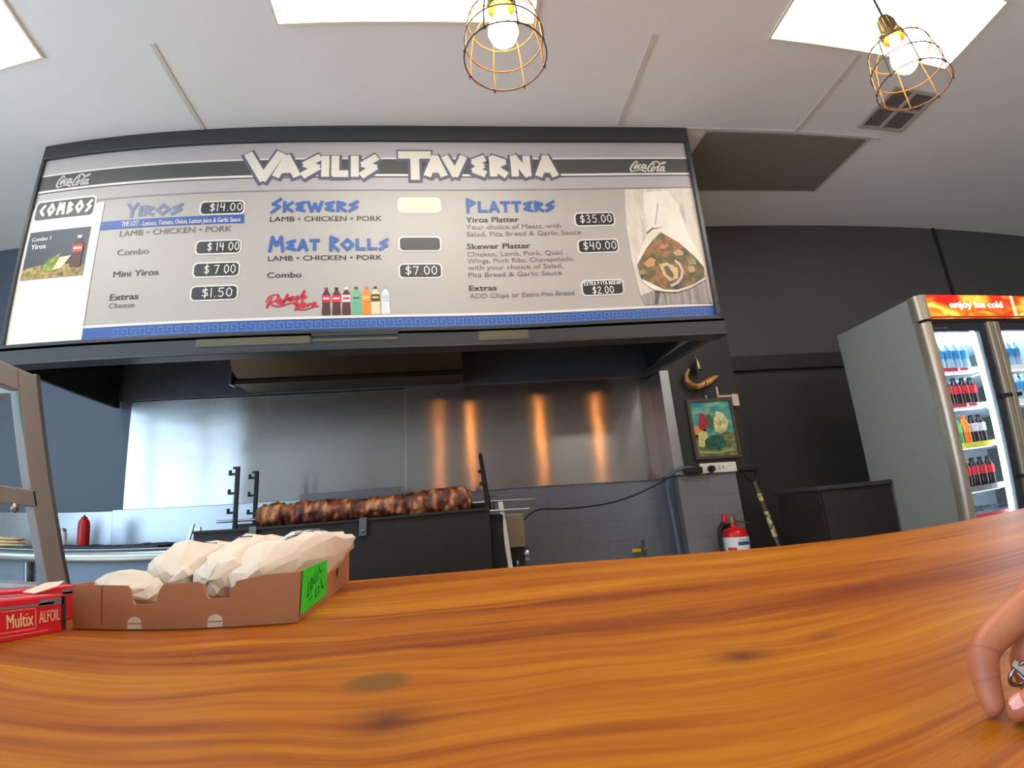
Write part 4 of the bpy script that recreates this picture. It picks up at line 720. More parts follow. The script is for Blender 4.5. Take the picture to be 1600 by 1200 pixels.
b = MB(); b.hexa([(-1.425,2.80,-.10),(-1.405,2.80,-.10),(-1.405,2.81,-.10),(-1.425,2.81,-.10)], [(-1.385,2.80,.065),(-1.362,2.80,.065),(-1.362,2.81,.065),(-1.385,2.81,.065)]); b.box((-1.362,2.80,-.01), (-1.33,2.812,.05)); obj('end_lever', b, M_steel, ro, bevel=.002)
# the skewer of meat
sk = thing('meat_skewer', 'long roasted meat roll on a spit above the black trough', 'meat', (-.54,3.0,.085))
b = MB(); n, k = 28, 150; vs = []
for i in range(k+1):
    u = i/k; x = -1.118+u*1.158; env = (.062+.008*math.sin(u*9))*(min(1, .75+u*8) if u < .03 else 1)*(min(1, .8+(1-u)*8) if u > .975 else 1); env *= .80 if .115 < u < .16 else (.92 if .16 <= u < .3 else 1)
    for j in range(n):
        a = 2*PI*j/n; c, s_ = math.cos(a), math.sin(a); q = Vector((x*20, c*2.4, s_*2.4)); r = env*(1+.18*noise.noise(q)+.07*noise.noise(q*2.7)+.05*math.sin(x*190+3*noise.noise(q)))
        vs.append((x, 3.0+r*c, .088+r*s_))
b.add(vs, [(i*n+j, i*n+(j+1) % n, (i+1)*n+(j+1) % n, (i+1)*n+j) for i in range(k) for j in range(n)]+[list(range(n))[::-1], list(range(k*n, (k+1)*n))])
obj('roasted_meat', b, ramp_mat('roasted_meat', [(.30,(34,16,10)),(.42,(78,36,20)),(.53,(128,66,36)),(.62,(178,116,68)),(.72,(208,166,116))], 15, .5, (1.5,.8,.8), 5, bump=.5), sk, smooth=60)
b = MB(); b.tube([(-1.34,3.0,.075),(.42,3.0,.062)], .0075, 8); obj('spit_rod', b, M_steel, sk, smooth=60)
b = MB(); b.lathe([(.001,-.002),(.05,-.002),(.05,.002),(.001,.002)], (.045,3.0,.088), 20, 'x'); obj('end_disc', b, M_steeld, sk, smooth=40)

# ------------------------------------------------------------------ things on and by the pilaster
PY = 3.4
t = thing('framed_picture', 'small framed colourful print hanging above the power outlet', 'picture', (1.79,PY-.02,.27))
px0, px1, pz0, pz1 = 1.615, 1.948, .262, .690; fw = .022
b = MB(); b.box((px0,PY-.022,pz0), (px1,PY-.001,pz0+fw)); b.box((px0,PY-.022,pz1-fw), (px1,PY-.001,pz1)); b.box((px0,PY-.022,pz0+fw), (px0+fw,PY-.001,pz1-fw)); b.box((px1-fw,PY-.022,pz0+fw), (px1,PY-.001,pz1-fw)); obj('frame', b, mat('dark_wood_frame', (84,62,44), .45, var=.15, scale=30), t, bevel=.003)
ix0, ix1, iz0, iz1 = px0+fw, px1-fw, pz0+fw, pz1-fw; iw, ih = ix1-ix0, iz1-iz0
pc = obj('print', MB().box((ix0,PY-.010,iz0), (ix1,PY-.003,iz1)), ramp_mat('teal_sky_print', [(.35,(40,126,130)),(.52,(72,160,150)),(.68,(150,190,140))], 9, stretch=(1,1,2.5)), t)
Q = lambda u, v: (ix0+u*iw, iz0+v*ih)
def patch(name, pts, n, m): return obj(name, MB().prism([Q(u, v) for u, v in pts], PY-.010-.0006*n, PY-.010-.0006*(n-1)), m, pc)
patch('print_glow', [(0,.36),(.28,.36),(.24,.52),(0,.56)], 1, pmat('print_orange', (224,150,70))); patch('print_ground', [(0,0),(1,0),(1,.40),(.7,.44),(.4,.36),(0,.40)], 1, ramp_mat('print_olive', [(.35,(70,80,46)),(.55,(120,124,72)),(.7,(160,150,96))], 22, stretch=(1,1,2)))
patch('print_shape', [(.14,.50),(.30,.44),(.36,.62),(.34,.76),(.24,.80),(.16,.66)], 2, pmat('print_crimson', (170,30,38))); patch('print_shape', [(.34,.50),(.50,.48),(.54,.66),(.46,.78),(.36,.74)], 2, pmat('print_moss', (70,100,60)))
patch('print_shape', [(.52,.44),(.66,.40),(.84,.46),(.90,.62),(.80,.78),(.64,.82),(.54,.66)], 2, ramp_mat('print_cream', [(.3,(150,140,70)),(.55,(216,206,140)),(.75,(240,232,180))], 40)); patch('print_shape', [(.06,.20),(.18,.16),(.34,.36),(.30,.50),(.10,.42)], 2, pmat('print_straw', (206,196,120)))
patch('print_shape', [(.24,.14),(.56,.10),(.76,.18),(.70,.36),(.40,.38),(.22,.28)], 3, ramp_mat('print_deep_green', [(.35,(14,62,50)),(.6,(30,100,76)),(.75,(80,130,90))], 30)); patch('print_shape', [(.38,.80),(.44,.78),(.46,.86),(.41,.88)], 3, pmat('print_tan', (206,150,90))); patch('print_band', [(.05,.10),(.5,.07),(.95,.11),(.95,.08),(.5,.04),(.05,.06)], 3, pmat('print_pale_green', (150,170,110)))
b = MB(); b.lathe([(.001,-.004),(.008,-.003),(.008,.003),(.001,.004)], (1.768,PY-.012,pz1+.018), 12, 'y'); b.box((1.764,PY-.012,pz1-.002), (1.772,PY-.004,pz1+.02)); obj('hanger', b, M_steel, t, smooth=40)
# horn and bell above it
M_horn = ramp_mat('polished_horn', [(.35,(120,70,24)),(.5,(190,126,52)),(.7,(226,176,96))], 14, .3, (1,1,1))
t = thing('horn_ornament', 'curved polished horn hanging above the framed print', 'ornament', (1.78,PY-.04,.80))
hp = [onY(x, y, PY-.05) for x, y in ((1076,577),(1072,586),(1074,595),(1081,601),(1090,604),(1098,601),(1107,596),(1116,590),(1123,587))]
b = MB(); b.tube(hp, [.010,.013,.016,.019,.021,.024,.024,.016,.003], 12); obj('horn', b, M_horn, t, smooth=60)
q = onY(1100, 601, PY-.05); b = MB(); b.tube([(q.x+.026*math.cos(2*PI*k/16)*.35, q.y+.027*math.sin(2*PI*k/16), q.z+.027*math.cos(2*PI*k/16)) for k in range(16)], .003, 6, closed=True); b.tube([(q.x,q.y+.02,q.z-.02),(q.x+.01,PY-.004,q.z-.085)], .0018, 5); obj('tie_cord', b, M_cord, t, smooth=60)
q = onY(1091, 579, PY-.05); t = thing('hanging_bell', 'small brass bell hanging over the curved horn', 'bell', (q.x,q.y,q.z))
b = MB(); b.lathe([(.034,0),(.030,.008),(.025,.03),(.019,.065),(.014,.080),(.001,.084)], q, 20); obj('bell_body', b, mat('aged_brass', (128,122,92), .35, .85, var=.15, scale=30), t, smooth=50); b = MB(); b.ball((q.x,q.y,q.z-.004), .009, 10, 6); obj('clapper', b, M_steel, t, smooth=50); b = MB(); b.tube([(q.x,q.y,q.z+.082),(q.x-.003,q.y+.01,q.z+.12),(q.x,PY-.003,q.z+.13)], .004, 6); obj('bell_hook', b, M_steeld, t, smooth=50)
# cream cable duct with switch box behind the picture
t = thing('cable_duct', 'cream wall conduit with small box beside the picture', 'conduit', (1.95,PY-.02,.63)); M_cream = mat('cream_plastic', (206,190,156), .5)
b = MB(); b.box((1.852,PY-.012,.70), (1.866,PY-.001,.775)); b.box((1.852,PY-.012,.695), (1.95,PY-.001,.71)); obj('duct', b, M_cream, t, bevel=.002); obj('switch_box', MB().box((1.948,PY-.03,.625), (1.995,PY-.001,.712)), M_cream, t, bevel=.003)
# power outlet, plug, cords
t = thing('power_outlet', 'white double power outlet below the framed picture', 'power outlet', (1.76,PY-.02,.17)); M_wp = mat('white_switch_plastic', (226,220,206), .35)
obj('faceplate', MB().box((1.632,PY-.024,.168), (1.890,PY-.001,.236)), M_wp, t, bevel=.006, seg=3)
for x, w_ in ((1.655,.03),(1.80,.035)):
    b = MB(); b.box((x,PY-.028,.205), (x+w_,PY-.024,.224)); obj('switch', b, M_wp, t, bevel=.002)
b = MB(); b.box((1.765,PY-.0265,.19), (1.768,PY-.024,.215)); b.box((1.790,PY-.0265,.19), (1.793,PY-.024,.215)); obj('socket_slot', b, M_cord, t)
ppts = [(1.70,PY-.05,.194),(1.70,PY-.075,.188),(1.68,PY-.08,.160),(1.62,PY-.06,.150),(1.55,PY-.05,.168),(1.48,PY-.045,.185)]
t = thing('power_cable', 'thin black power cord sagging from the outlet to the rotisserie motor', 'cord', (1.0,3.2,.1))
b = MB(); b.lathe([(.022,0),(.022,-.03),(.014,-.045),(.001,-.046)], (1.70,PY-.025,.196), 16, 'y'); obj('plug', b, M_cord, t, smooth=50)
def smoothp(P, k=6):
    P = [Vector(p) for p in P]; q = []
    for i in range(len(P)-1):
        p0, p1, p2, p3 = P[max(i-1,0)], P[i], P[i+1], P[min(i+2,len(P)-1)]
        for j in range(k):
            s_ = j/k; q.append(.5*((2*p1)+(-p0+p2)*s_+(2*p0-5*p1+4*p2-p3)*s_*s_+(-p0+3*p1-3*p2+p3)*s_**3))
    return q+[P[-1]]
cordp = [(1.70,PY-.07,.194),(1.67,PY-.08,.165),(1.58,PY-.07,.158)]+[tuple(onY(x, y, Y_)) for x, y, Y_ in ((1050,745,3.33),(1030,755,3.30),(1000,770,3.25),(965,783,3.20),(925,791,3.14),(880,795,3.08),(840,797,3.03))]+[(.34,3.0,-.05)]
b = MB(); b.tube(smoothp(cordp), .005, 6); obj('cord', b, M_cord, t, smooth=60)
t = thing('adapter_block', 'black inline plug block lying beside the power outlet', 'adapter', (1.58,PY-.03,.18)); b = MB(); b.box((1.515,PY-.05,.172), (1.635,PY-.004,.214)); obj('block', b, M_cord, t, bevel=.006)
t = thing('flexible_conduit', 'grey flexible conduit curving down the blue pilaster edge', 'conduit', (1.42,PY,-.3))
cp = [(1.60,PY-.02,.205),(1.53,PY-.035,.212),(1.47,PY-.03,.205),(1.425,PY+.0,.175),(1.405,PY+.03,.12),(1.408,PY+.05,.02),(1.415,PY+.05,-.15),(1.42,PY+.05,-.40),(1.425,PY+.05,-.75)]
b = MB(); P = smoothp(cp, 10); b.tube(P, [.0125+.0012*(i % 2) for i in range(len(P))], 10); obj('conduit', b, mat('blue_grey_conduit', (96,104,116), .5), t, smooth=60)
# gas tap
q = onY(1003, 860, 3.5); t = thing('gas_valve', 'yellow handled gas valve on the tiled wall near the counter edge', 'valve', (q.x,3.58,q.z)); b = MB(); b.box((q.x-.06,3.52,q.z-.012), (q.x+.005,3.535,q.z+.012)); obj('valve_handle', b, mat('yellow_plastic', (206,176,40), .45), t, bevel=.004); b = MB(); b.tube([(q.x+.035,3.55,q.z-.12),(q.x+.035,3.55,q.z+.06)], .012, 10); b.lathe([(.001,-.05),(.018,-.045),(.018,.045),(.001,.05)], (q.x+.03,3.56,q.z), 12, 'y'); obj('valve_body', b, M_steeld, t, smooth=50)
# fire extinguisher
ex = thing('fire_extinguisher', 'red fire extinguisher with white label on the grey pilaster', 'fire extinguisher', (1.742,3.29,-.62)); ec = Vector((1.742,3.29,0)); M_red = mat('extinguisher_red', (200,24,28), .25, var=.04)
b = MB(); b.lathe([(.001,-.62),(.074,-.615),(.080,-.60),(.080,-.245),(.076,-.222),(.062,-.203),(.040,-.193),(.020,-.188),(.018,-.170)], ec, 32); obj('cylinder', b, M_red, ex, smooth=50)
b = MB(); b.lathe([(.0808,-.36),(.0808,-.248)], ec, 32); b.f = [f for f in b.f if len(f) == 4]; b.m = b.m[:len(b.f)]; lb = obj('label', b, mat('white_label', (228,226,224), .5), ex, smooth=60)
def cyl(a, z, r=.0815): return Vector((ec.x+r*math.sin(a), ec.y-r*math.cos(a), z))
b = MB()
for k in range(10): a = -.35+k*.11; b.add([cyl(a,-.298), cyl(a+.11,-.298), cyl(a+.11,-.276), cyl(a,-.276)], [(0,1,2,3)])
for k in range(10): a = -.30+k*.1; b.add([cyl(a,-.268), cyl(a+.08,-.268), cyl(a+.08,-.264), cyl(a,-.264)], [(0,1,2,3)])
obj('label_print', b, mat('navy_label_print', (60,78,120), .5), lb)
b = MB()
for k in range(6): a = -1.2+k*.12; b.add([cyl(a,-.345), cyl(a+.12,-.345), cyl(a+.12,-.31), cyl(a,-.31)], [(0,1,2,3)])
for a in (.72,): 
    for z in (-.345,-.325,-.30): b.add([cyl(a,z), cyl(a+.1,z), cyl(a+.1,z+.012), cyl(a,z+.012)], [(0,1,2,3)])
obj('label_print', b, mat('red_label_print', (196,50,60), .5), lb)
v, f = text_geo('A', .03); b = MB(); b.add([cyl(.50+p.x*.35, -.346+p.y*.035) for p in v], f); obj('label_lettering', b, M_ink, lb)
b = MB(); b.lathe([(.020,-.172),(.022,-.15),(.016,-.125),(.001,-.12)], ec, 14); b.box((ec.x-.045,ec.y-.012,-.160), (ec.x+.01,ec.y+.012,-.142)); obj('valve', b, mat('valve_brass', (150,110,80), .4, .7), ex, smooth=40)
b = MB(); b.lathe([(.001,-.155),(.017,-.153),(.017,-.115),(.010,-.105),(.001,-.104)], (ec.x-.052,ec.y,0), 14); obj('hose_nozzle', b, M_red, ex, smooth=50); b = MB(); b.lathe([(.019,-.166),(.019,-.156),(.001,-.155)], (ec.x-.052,ec.y,0), 14); obj('collar', b, M_steel, ex, smooth=50)
b = MB(); b.hexa([(ec.x-.005,ec.y-.012,-.135),(ec.x+.08,ec.y-.009,-.098),(ec.x+.08,ec.y+.009,-.098),(ec.x-.005,ec.y+.012,-.135)], [(ec.x-.005,ec.y-.012,-.129),(ec.x+.08,ec.y-.009,-.092),(ec.x+.08,ec.y+.009,-.092),(ec.x-.005,ec.y+.012,-.129)]); obj('lever', b, M_steel, ex); b = MB(); b.tube([(ec.x,ec.y,-.148),(ec.x+.05,ec.y,-.158),(ec.x+.115,ec.y,-.172)], .004, 6); obj('carry_handle', b, M_steeld, ex, smooth=50)
b = MB(); b.tube(smoothp([(ec.x-.055,ec.y-.005,-.160),(ec.x-.085,ec.y-.01,-.175),(ec.x-.105,ec.y-.01,-.22),(ec.x-.108,ec.y-.01,-.29),(ec.x-.100,ec.y-.01,-.40),(ec.x-.085,ec.y-.01,-.48)]), .0125, 10); obj('hose', b, mat('black_rubber', (26,25,25), .55), ex, smooth=60)
b = MB(); b.box((ec.x-.03,3.365,-.30), (ec.x+.03,3.399,-.16)); b.lathe([(.083,-.42),(.083,-.40)], ec, 28); obj('bracket', b, M_iron, ex)
# shovel
t = thing('shovel', 'long handled shovel with yellow sticker leaning against dark wall', 'shovel', (2.08,3.1,FLOOR)); A = Vector((1.985,3.36,.09)); Bq = Vector((2.10,3.12,-1.16))
L3 = lambda s_: A+(Bq-A)*s_
b = MB(); b.tube([L3(0), L3(.85)], .0145, 10); obj('shaft', b, mat('dark_grey_shaft', (78,72,72), .5), t, smooth=60)
b = MB(); b.tube([L3(.065), L3(.105)], .016, 10); b.tube([L3(.16), L3(.29)], .0165, 10); obj('sticker', b, ramp_mat('yellow_sticker', [(.40,(60,54,30)),(.47,(188,172,104)),(.6,(204,190,124))], 45), t, smooth=60)
b = MB(); gx = Vector((1,0,0)); u = (A-Bq).normalized(); b.tube([A, A+u*.02-gx*.03, A+u*.085-gx*.055], .011, 8); b.tube([A, A+u*.02+gx*.03, A+u*.085+gx*.055], .011, 8); b.tube([A+u*.085-gx*.06, A+u*.085+gx*.06], .013, 10); obj('grip', b, M_iron, t, smooth=60)
b = MB(); c = L3(.80); w_ = (Bq-A).normalized(); b.hexa([c-gx*.05, c+gx*.05, c+gx*.05+Vector((0,.006,0)), c-gx*.05+Vector((0,.006,0))], [L3(1)-gx*.11, L3(1)+gx*.11, L3(1)+gx*.11+Vector((0,.006,0)), L3(1)-gx*.11+Vector((0,.006,0))]); obj('blade', b, M_steeld, t)
# dark cupboard by the fridge
t = thing('black_cupboard', 'low black cupboard standing between the shovel and the fridge', 'cupboard', (2.31,3.0,FLOOR)); M_cup = mat('black_laminate', (36,33,31), .35, var=.08)
obj('body', MB().box((2.06,2.84,FLOOR), (2.555,3.25,-.004)), M_cup, t, bevel=.003); obj('worktop', MB().box((2.045,2.825,-.003), (2.560,3.26,.022)), mat('dark_worktop', (52,50,48), .35), t, bevel=.003); obj('door', MB().box((2.075,2.83,FLOOR+.1), (2.54,2.842,-.02)), M_cup, t, bevel=.002)

# ------------------------------------------------------------------ two-door drinks fridge
FX0, FX1, FY0, FY1, FT = 2.578, 3.62, 2.34, 3.03, 1.003
fg = thing('drinks_fridge', 'tall two-door drinks fridge with red lit header at right', 'fridge', ((FX0+FX1)/2, 2.7, FLOOR)); M_fside = mat('grey_fridge_side', (132,134,130), .5, var=.03); M_fin = mat('fridge_white_liner', (214,222,228), .4); M_fpost = mat('champagne_metal', (166,156,138), .35, .7, var=.04)
b = MB(); b.box((FX0,FY0+.06,FLOOR+.06), (FX0+.03,FY1,FT)); obj('side_panel', b, M_fside, fg, bevel=.004); b = MB(); b.box((FX1-.03,FY0+.06,FLOOR+.06), (FX1,FY1,FT)); obj('side_panel', b, M_fside, fg, bevel=.004)
b = MB(); b.box((FX0+.03,FY1-.03,FLOOR+.06), (FX1-.03,FY1,FT)); obj('back_panel', b, M_fin, fg); b = MB(); b.box((FX0+.03,FY0+.06,.80), (FX1-.03,FY1-.03,FT)); obj('top_box', b, M_fin, fg); b = MB(); b.box((FX0+.03,FY0+.06,FLOOR+.06), (FX1-.03,FY1-.03,-.95)); obj('plinth', b, M_fside, fg)
for x, y in ((FX0+.08,2.45),(FX1-.08,2.45),(FX0+.08,2.95),(FX1-.08,2.95)): b = MB(); b.lathe([(.02,FLOOR),(.02,FLOOR+.06)], (x,y,0), 10); obj('foot', b, M_iron, fg)
def post(name, x0_, x1_, z0_, z1_, yb=FY0+.075, r=.045):
    pts = [(x1_,FY0),(x1_,yb),(x0_,yb)]+[(x0_+r-r*math.cos(PI/2*k/6), FY0+r-r*math.sin(PI/2*k/6)) for k in range(7)]
    b = MB(); b.extr([(x, y, z0_) for x, y in pts], (0,0,z1_-z0_)); return obj(name, b, M_fpost, fg, smooth=50)
post('header_cap', FX0-.006, 2.636, .858, FT); post('door_post', FX0-.002, 2.622, -1.05, .842)
b = MB(); b.box((FX0+.02,FY0+.012,.838), (FX1,FY0+.06,.860)); obj('header_gap', b, M_cord, fg)
b = MB(); b.box((2.632,FY0-.004,.868), (FX1,FY0+.07,FT-.004)); hd = obj('header_sign', b, ramp_mat('lit_red_orange_sign', [(.30,(196,16,8)),(.44,(226,48,10)),(.56,(244,110,24)),(.68,(255,196,80))], 3.0, .3, (1.5,1,3.4), 3, emit=1.25, distortion=.8), fg)
M_lit = mat('lit_white_sign', (255,250,240), .3, var=.01, emit=2.4)
hp_ = lambda x, z: Vector((x, FY0-.006, z))
obj('sign_lettering', text(MB(), 'enjoy ice cold', onY(1484,480,FY0).x, onY(1566,482,FY0).x, .921, .040, hp_, .035), M_lit, hd)
b = MB(); xa = onY(1583,480,FY0).x; b.box((xa-.012,FY0-.0055,.87), (xa+.012,FY0-.003,FT-.006)); obj('sign_divider', b, mat('lit_cream_sign', (255,226,150), .3, var=.02, emit=1.8), hd)
b = MB(); b.box((2.632,FY0-.006,.862), (FX1,FY0+.0,.870)); obj('header_trim', b, mat('dark_red_trim', (150,60,44), .4), fg)
M_fgl = glass_mat('fridge_glass', (.97,.99,1.0), .02); M_blk2 = mat('black_door_glass', (30,32,40), .2)
def door(xl, xr, hx, hinge_lab=None):
    zt_, zb_ = .835, -1.04
    b = MB(); e = .026; b.box((xl,FY0+.01,.785), (xr,FY0+.035,zt_)); b.box((xl,FY0+.01,zb_), (xr,FY0+.035,zb_+.05)); b.box((xl,FY0+.01,zb_+.05), (xl+.008,FY0+.035,.785)); b.box((xr-.062,FY0+.01,zb_+.05), (xr,FY0+.035,.785))
    d_ = obj('door', b, M_blk2, fg); obj('glass_pane', MB().box((xl+.008,FY0+.018,zb_+.05), (xr-.062,FY0+.024,.785)), M_fgl, d_); return d_
d1 = door(2.624, 3.045, 0); d2 = door(3.155, 3.60, 0)
b = MB(); b.box((3.050,FY0-.012,-1.04), (3.095,FY0+.03,.835)); obj('handle', b, M_fpost, d1, bevel=.008, seg=3); b = MB(); b.box((3.102,FY0-.012,-1.04), (3.150,FY0+.03,.835)); obj('handle', b, M_fpost, d2, bevel=.008, seg=3)
b = MB(); b.box((3.028,FY0-.016,.383), (3.098,FY0+.012,.405)); b.box((3.028,FY0-.016,-.075), (3.098,FY0+.012,-.053)); obj('handle_clip', b, M_cord, d1); b = MB(); b.box((3.14,FY0-.016,.383), (3.185,FY0+.012,.405)); obj('handle_clip', b, M_cord, d2)
obj('door_lettering', text(MB(), 'enjoy it cold', 2.64, 2.74, .802, .010, lambda x, z: Vector((x, FY0+.009, z))), M_greyp, d1)
M_led = mat('fridge_led', (214,236,255), .3, var=.01, emit=11.0)
b = MB(); b.box((2.950,2.378,-.45), (2.985,2.395,.775)); obj('light_strip', b, M_led, fg, bevel=.008); b = MB(); b.box((2.632,2.378,-.9), (2.650,2.392,.775)); obj('light_strip', b, M_led, fg); b = MB(); b.box((3.135,2.378,-.9), (3.15,2.392,.775)); obj('light_strip', b, M_led, fg); b = MB(); b.box((3.56,2.40,-.45), (3.585,2.43,.775)); obj('light_strip', b, M_led, fg, bevel=.008)  # strip behind the left post is added, unseen, to brighten the bottles
b = MB(); b.box((3.05,2.40,-.95), (3.11,2.46,.79)); obj('mullion', b, M_fin, fg); b = MB(); b.box((2.64,2.44,.775), (3.56,2.60,.795)); obj('light_strip', b, M_led, fg)
M_shelf = mat('white_shelf_wire', (226,230,234), .4); SY = 2.415
shelves = [(.575,'r'),(.368,'r'),(.150,'y'),(-.088,'s'),(-.262,'b')]
M_tagr = mat('red_price_strip', (206,40,64), .4); M_tagw = mat('glowing_white_price_strip', (240,242,244), .4, emit=.15); M_tagy = mat('yellow_price_strip', (226,220,70), .4)  # white strips have a faint glow put in, though no lamps
for z, k in shelves:
    b = MB(); b.box((2.612,SY,z-.012), (3.045,2.98,z)); b.box((3.115,SY,z-.012), (3.588,2.98,z)); s_ = obj('shelf', b, M_shelf, fg)
    for xa_, xb_ in ((2.66,2.94),(3.16,3.54)): obj('added_shelf_light', MB().box((xa_,SY+.004,z-.022), (xb_,SY+.020,z-.0125)), M_led, s_)  # under-shelf lights added to brighten the bottles
    b = MB(); b.box((2.615,SY-.008,z-.020), (2.975,SY-.001,z+.012)); b.box((3.13,SY-.008,z-.020), (3.55,SY-.001,z+.012)); obj('price_strip', b, {'y': M_tagy, 's': M_steel}.get(k, M_tagw), s_)
    if k in 'rb':
        b = MB(); b.box((2.66,SY-.010,z-.008), (2.80,SY-.008,z+.012)); b.box((2.82,SY-.010,z-.004), (2.88,SY-.008,z+.010)) if k == 'r' else b.box((2.62,SY-.010,z-.02), (2.96,SY-.008,z+.035)); obj('price_ticket', b, M_tagr, s_)
# bottles inside: one of each kind with cap and label, then copies along the shelves
def fbottle(x, y, z, liquid, band, capm, lab, group, ht=.168, r=.029, lz=(.42,.70), clear=False):
    t = thing('drink_bottle', lab, 'bottle', (x,y,z), group); pr = [(.001,0),(r*.92,.001),(r,.012),(r,ht*.28),(r*.93,ht*.38),(r,ht*.48),(r,ht*.70),(r*.72,ht*.80),(r*.42,ht*.89),(r*.40,ht*.92)]
    obj('bottle_body', MB().lathe(pr, (x,y,z), 16), liquid, t, smooth=50); b = MB(); b.lathe([(r*1.02,ht*lz[0]),(r*1.02,ht*lz[1])], (x,y,z), 16); b.f = [f for f in b.f if len(f) == 4]; b.m = b.m[:len(b.f)]; obj('label', b, band, t, smooth=60)
    obj('cap', MB().lathe([(r*.48,ht*.91),(r*.50,ht*.99),(.001,ht)], (x,y,z), 14), capm, t, smooth=50); return t
M_wat = mat('water_blue', (176,214,236), .15, trans=.3); M_watl = mat('water_label', (40,150,210), .4); M_wcap = mat('white_cap', (244,246,248), .4); M_cola = mat('cola_brown', (34,18,16), .15); M_colal = mat('cola_red_label', (206,28,48), .4); M_bcap = mat('black_cap', (26,24,24), .4); M_rcap = mat('red_cap', (196,30,40), .4)
M_grn = mat('lime_green_bottle', (40,170,70), .2); M_grnl = mat('lime_label', (120,210,90), .4); M_org = mat('orange_soda', (240,120,20), .2); M_orgl = mat('orange_label', (250,150,60), .4); M_silv = mat('silver_label', (206,206,210), .35)
ORD = ['first','second','third','fourth','fifth','sixth']; by = SY+.040
w0 = fbottle(2.668, by, .576, M_wat, M_watl, M_wcap, 'first water bottle from left, top shelf behind the left fridge door', 'water bottles on the top fridge shelf')
for i in range(1, 5): dup(w0, (i*.0645, 0, 0), ORD[i]+' water bottle from left, top shelf behind the left fridge door')
c0 = fbottle(2.668, by, .369, M_cola, M_colal, M_bcap, 'first cola bottle from left, second shelf behind the left fridge door', 'cola bottles in the fridge')
for i in range(1, 5): dup(c0, (i*.0645, 0, 0), ORD[i]+' cola bottle from left, second shelf behind the left fridge door')
for i in range(0, 5): dup(c0, (i*.0645, 0, -.456), ORD[i]+' cola bottle from left, fourth shelf behind the left fridge door')
g0 = fbottle(2.668, by, .151, M_grn, M_grnl, mat('green_cap', (40,110,60), .4), 'green drink bottle beside the fridge post, third shelf down', 'mixed bottles on the third fridge shelf'); dup(g0, (.0645, 0, 0), 'green drink bottle next to the orange one, third shelf down')
fbottle(2.797, by, .151, M_org, M_orgl, mat('orange_cap', (226,100,30), .4), 'orange drink bottle between green and silver-label bottles in fridge', 'mixed bottles on the third fridge shelf')
s0 = fbottle(2.8615, by, .151, M_cola, M_silv, M_bcap, 'silver labelled cola bottle right of the orange bottle in fridge', 'mixed bottles on the third fridge shelf'); dup(s0, (.0645, 0, 0), 'silver labelled cola bottle nearest the white light strip in fridge')
for i in range(4): dup(w0, (.535+i*.0645, 0, 0), ORD[i]+' water bottle from left, top shelf behind the right fridge door')
for i in range(4): dup(w0, (.535+i*.0645, 0, -.207), ORD[i]+' water bottle from left, second shelf behind the right fridge door')
b = MB()
for k in range(7): b.tube([(2.63,2.45+k*.05,-.215),(2.98,2.45+k*.05,-.20)], .004, 6)
for x in (2.63, 2.8, 2.98): b.tube([(x,2.44,-.21),(x,2.78,-.21)], .004, 6)
obj('wire_rack', b, mat('dark_wire', (60,62,72), .4, .6), fg, smooth=60)

# ------------------------------------------------------------------ the customer's hand at the right edge
M_skin = ramp_mat('skin', [(.30,(166,92,62)),(.5,(186,114,78)),(.72,(206,142,100))], 18, .5, (1,1,1), 5, bump=.05)
_p = M_skin.node_tree.nodes['Principled BSDF']; _p.inputs['Subsurface Weight'].default_value = .12; _p.inputs['Subsurface Radius'].default_value = (.008, .003, .0015)
pp = lambda x, y, t: ray(x, y)*t
hnd = bpy.data.objects.new('hand', None); COL.objects.link(hnd); _o = pp(1620, 1000, .42); hnd.location = (_o.x, _o.y, CT+CZ)
tag(hnd, "person's right hand with bent index finger and thumb resting on counter", 'hand')
iM = pp(1655, 925, .440); mM = iM+Vector((.016,.016,.006)); rM = iM+Vector((.034,.028,.004)); kM = iM+Vector((.052,.036,-.003)); wr = iM+Vector((.088,-.018,.014))
def creases(m, spots):                               # fine darker lines across the finger joints
    nt = m.node_tree; N = nt.nodes; L = nt.links; pr = N['Principled BSDF']; src = pr.inputs['Base Color'].links[0].from_socket
    tc = N.new('ShaderNodeTexCoord'); tot = None
    def vm(op, a, b_): n = N.new('ShaderNodeVectorMath'); n.operation = op; L.new(a, n.inputs[0]); n.inputs[1].default_value = b_; return n
    def mm(op, a, b_): 
        n = N.new('ShaderNodeMath'); n.operation = op
        for i, q in enumerate((a, b_)):
            if isinstance(q, (int, float)): n.inputs[i].default_value = q
            else: L.new(q, n.inputs[i])
        return n.outputs[0]
    for j, d, w_ in spots:
        df = vm('SUBTRACT', tc.outputs['Object'], j).outputs[0]; al = vm('DOT_PRODUCT', df, d).outputs['Value']; ln = N.new('ShaderNodeVectorMath'); ln.operation = 'LENGTH'; L.new(df, ln.inputs[0])
        g = mm('MULTIPLY', mm('EXPONENT', mm('MULTIPLY', mm('POWER', mm('DIVIDE', al, w_), 2.0), -1.0), 0), mm('LESS_THAN', ln.outputs['Value'], .014)); tot = g if tot is None else mm('MAXIMUM', tot, g)
    mx = N.new('ShaderNodeMix'); mx.data_type = 'RGBA'; L.new(mm('MULTIPLY', tot, .32), mx.inputs['Factor']); L.new(src, mx.inputs['A']); mx.inputs['B'].default_value = (*lin((104,48,34)), 1); L.new(mx.outputs['Result'], pr.inputs['Base Color'])
_base = Vector((hnd.location.x, hnd.location.y, hnd.location.z-CZ))
_j1, _j2 = pp(1541,1020,.405)-_base, pp(1541,1064,.402)-_base; _d1 = (pp(1541,1060,.402)-pp(1560,985,.41)).normalized(); _d2 = (pp(1554,1103,.400)-pp(1541,1030,.403)).normalized()
creases(M_skin, [(_j1, _d1, .0009), (_j2, _d2, .0007)])
b = MB()
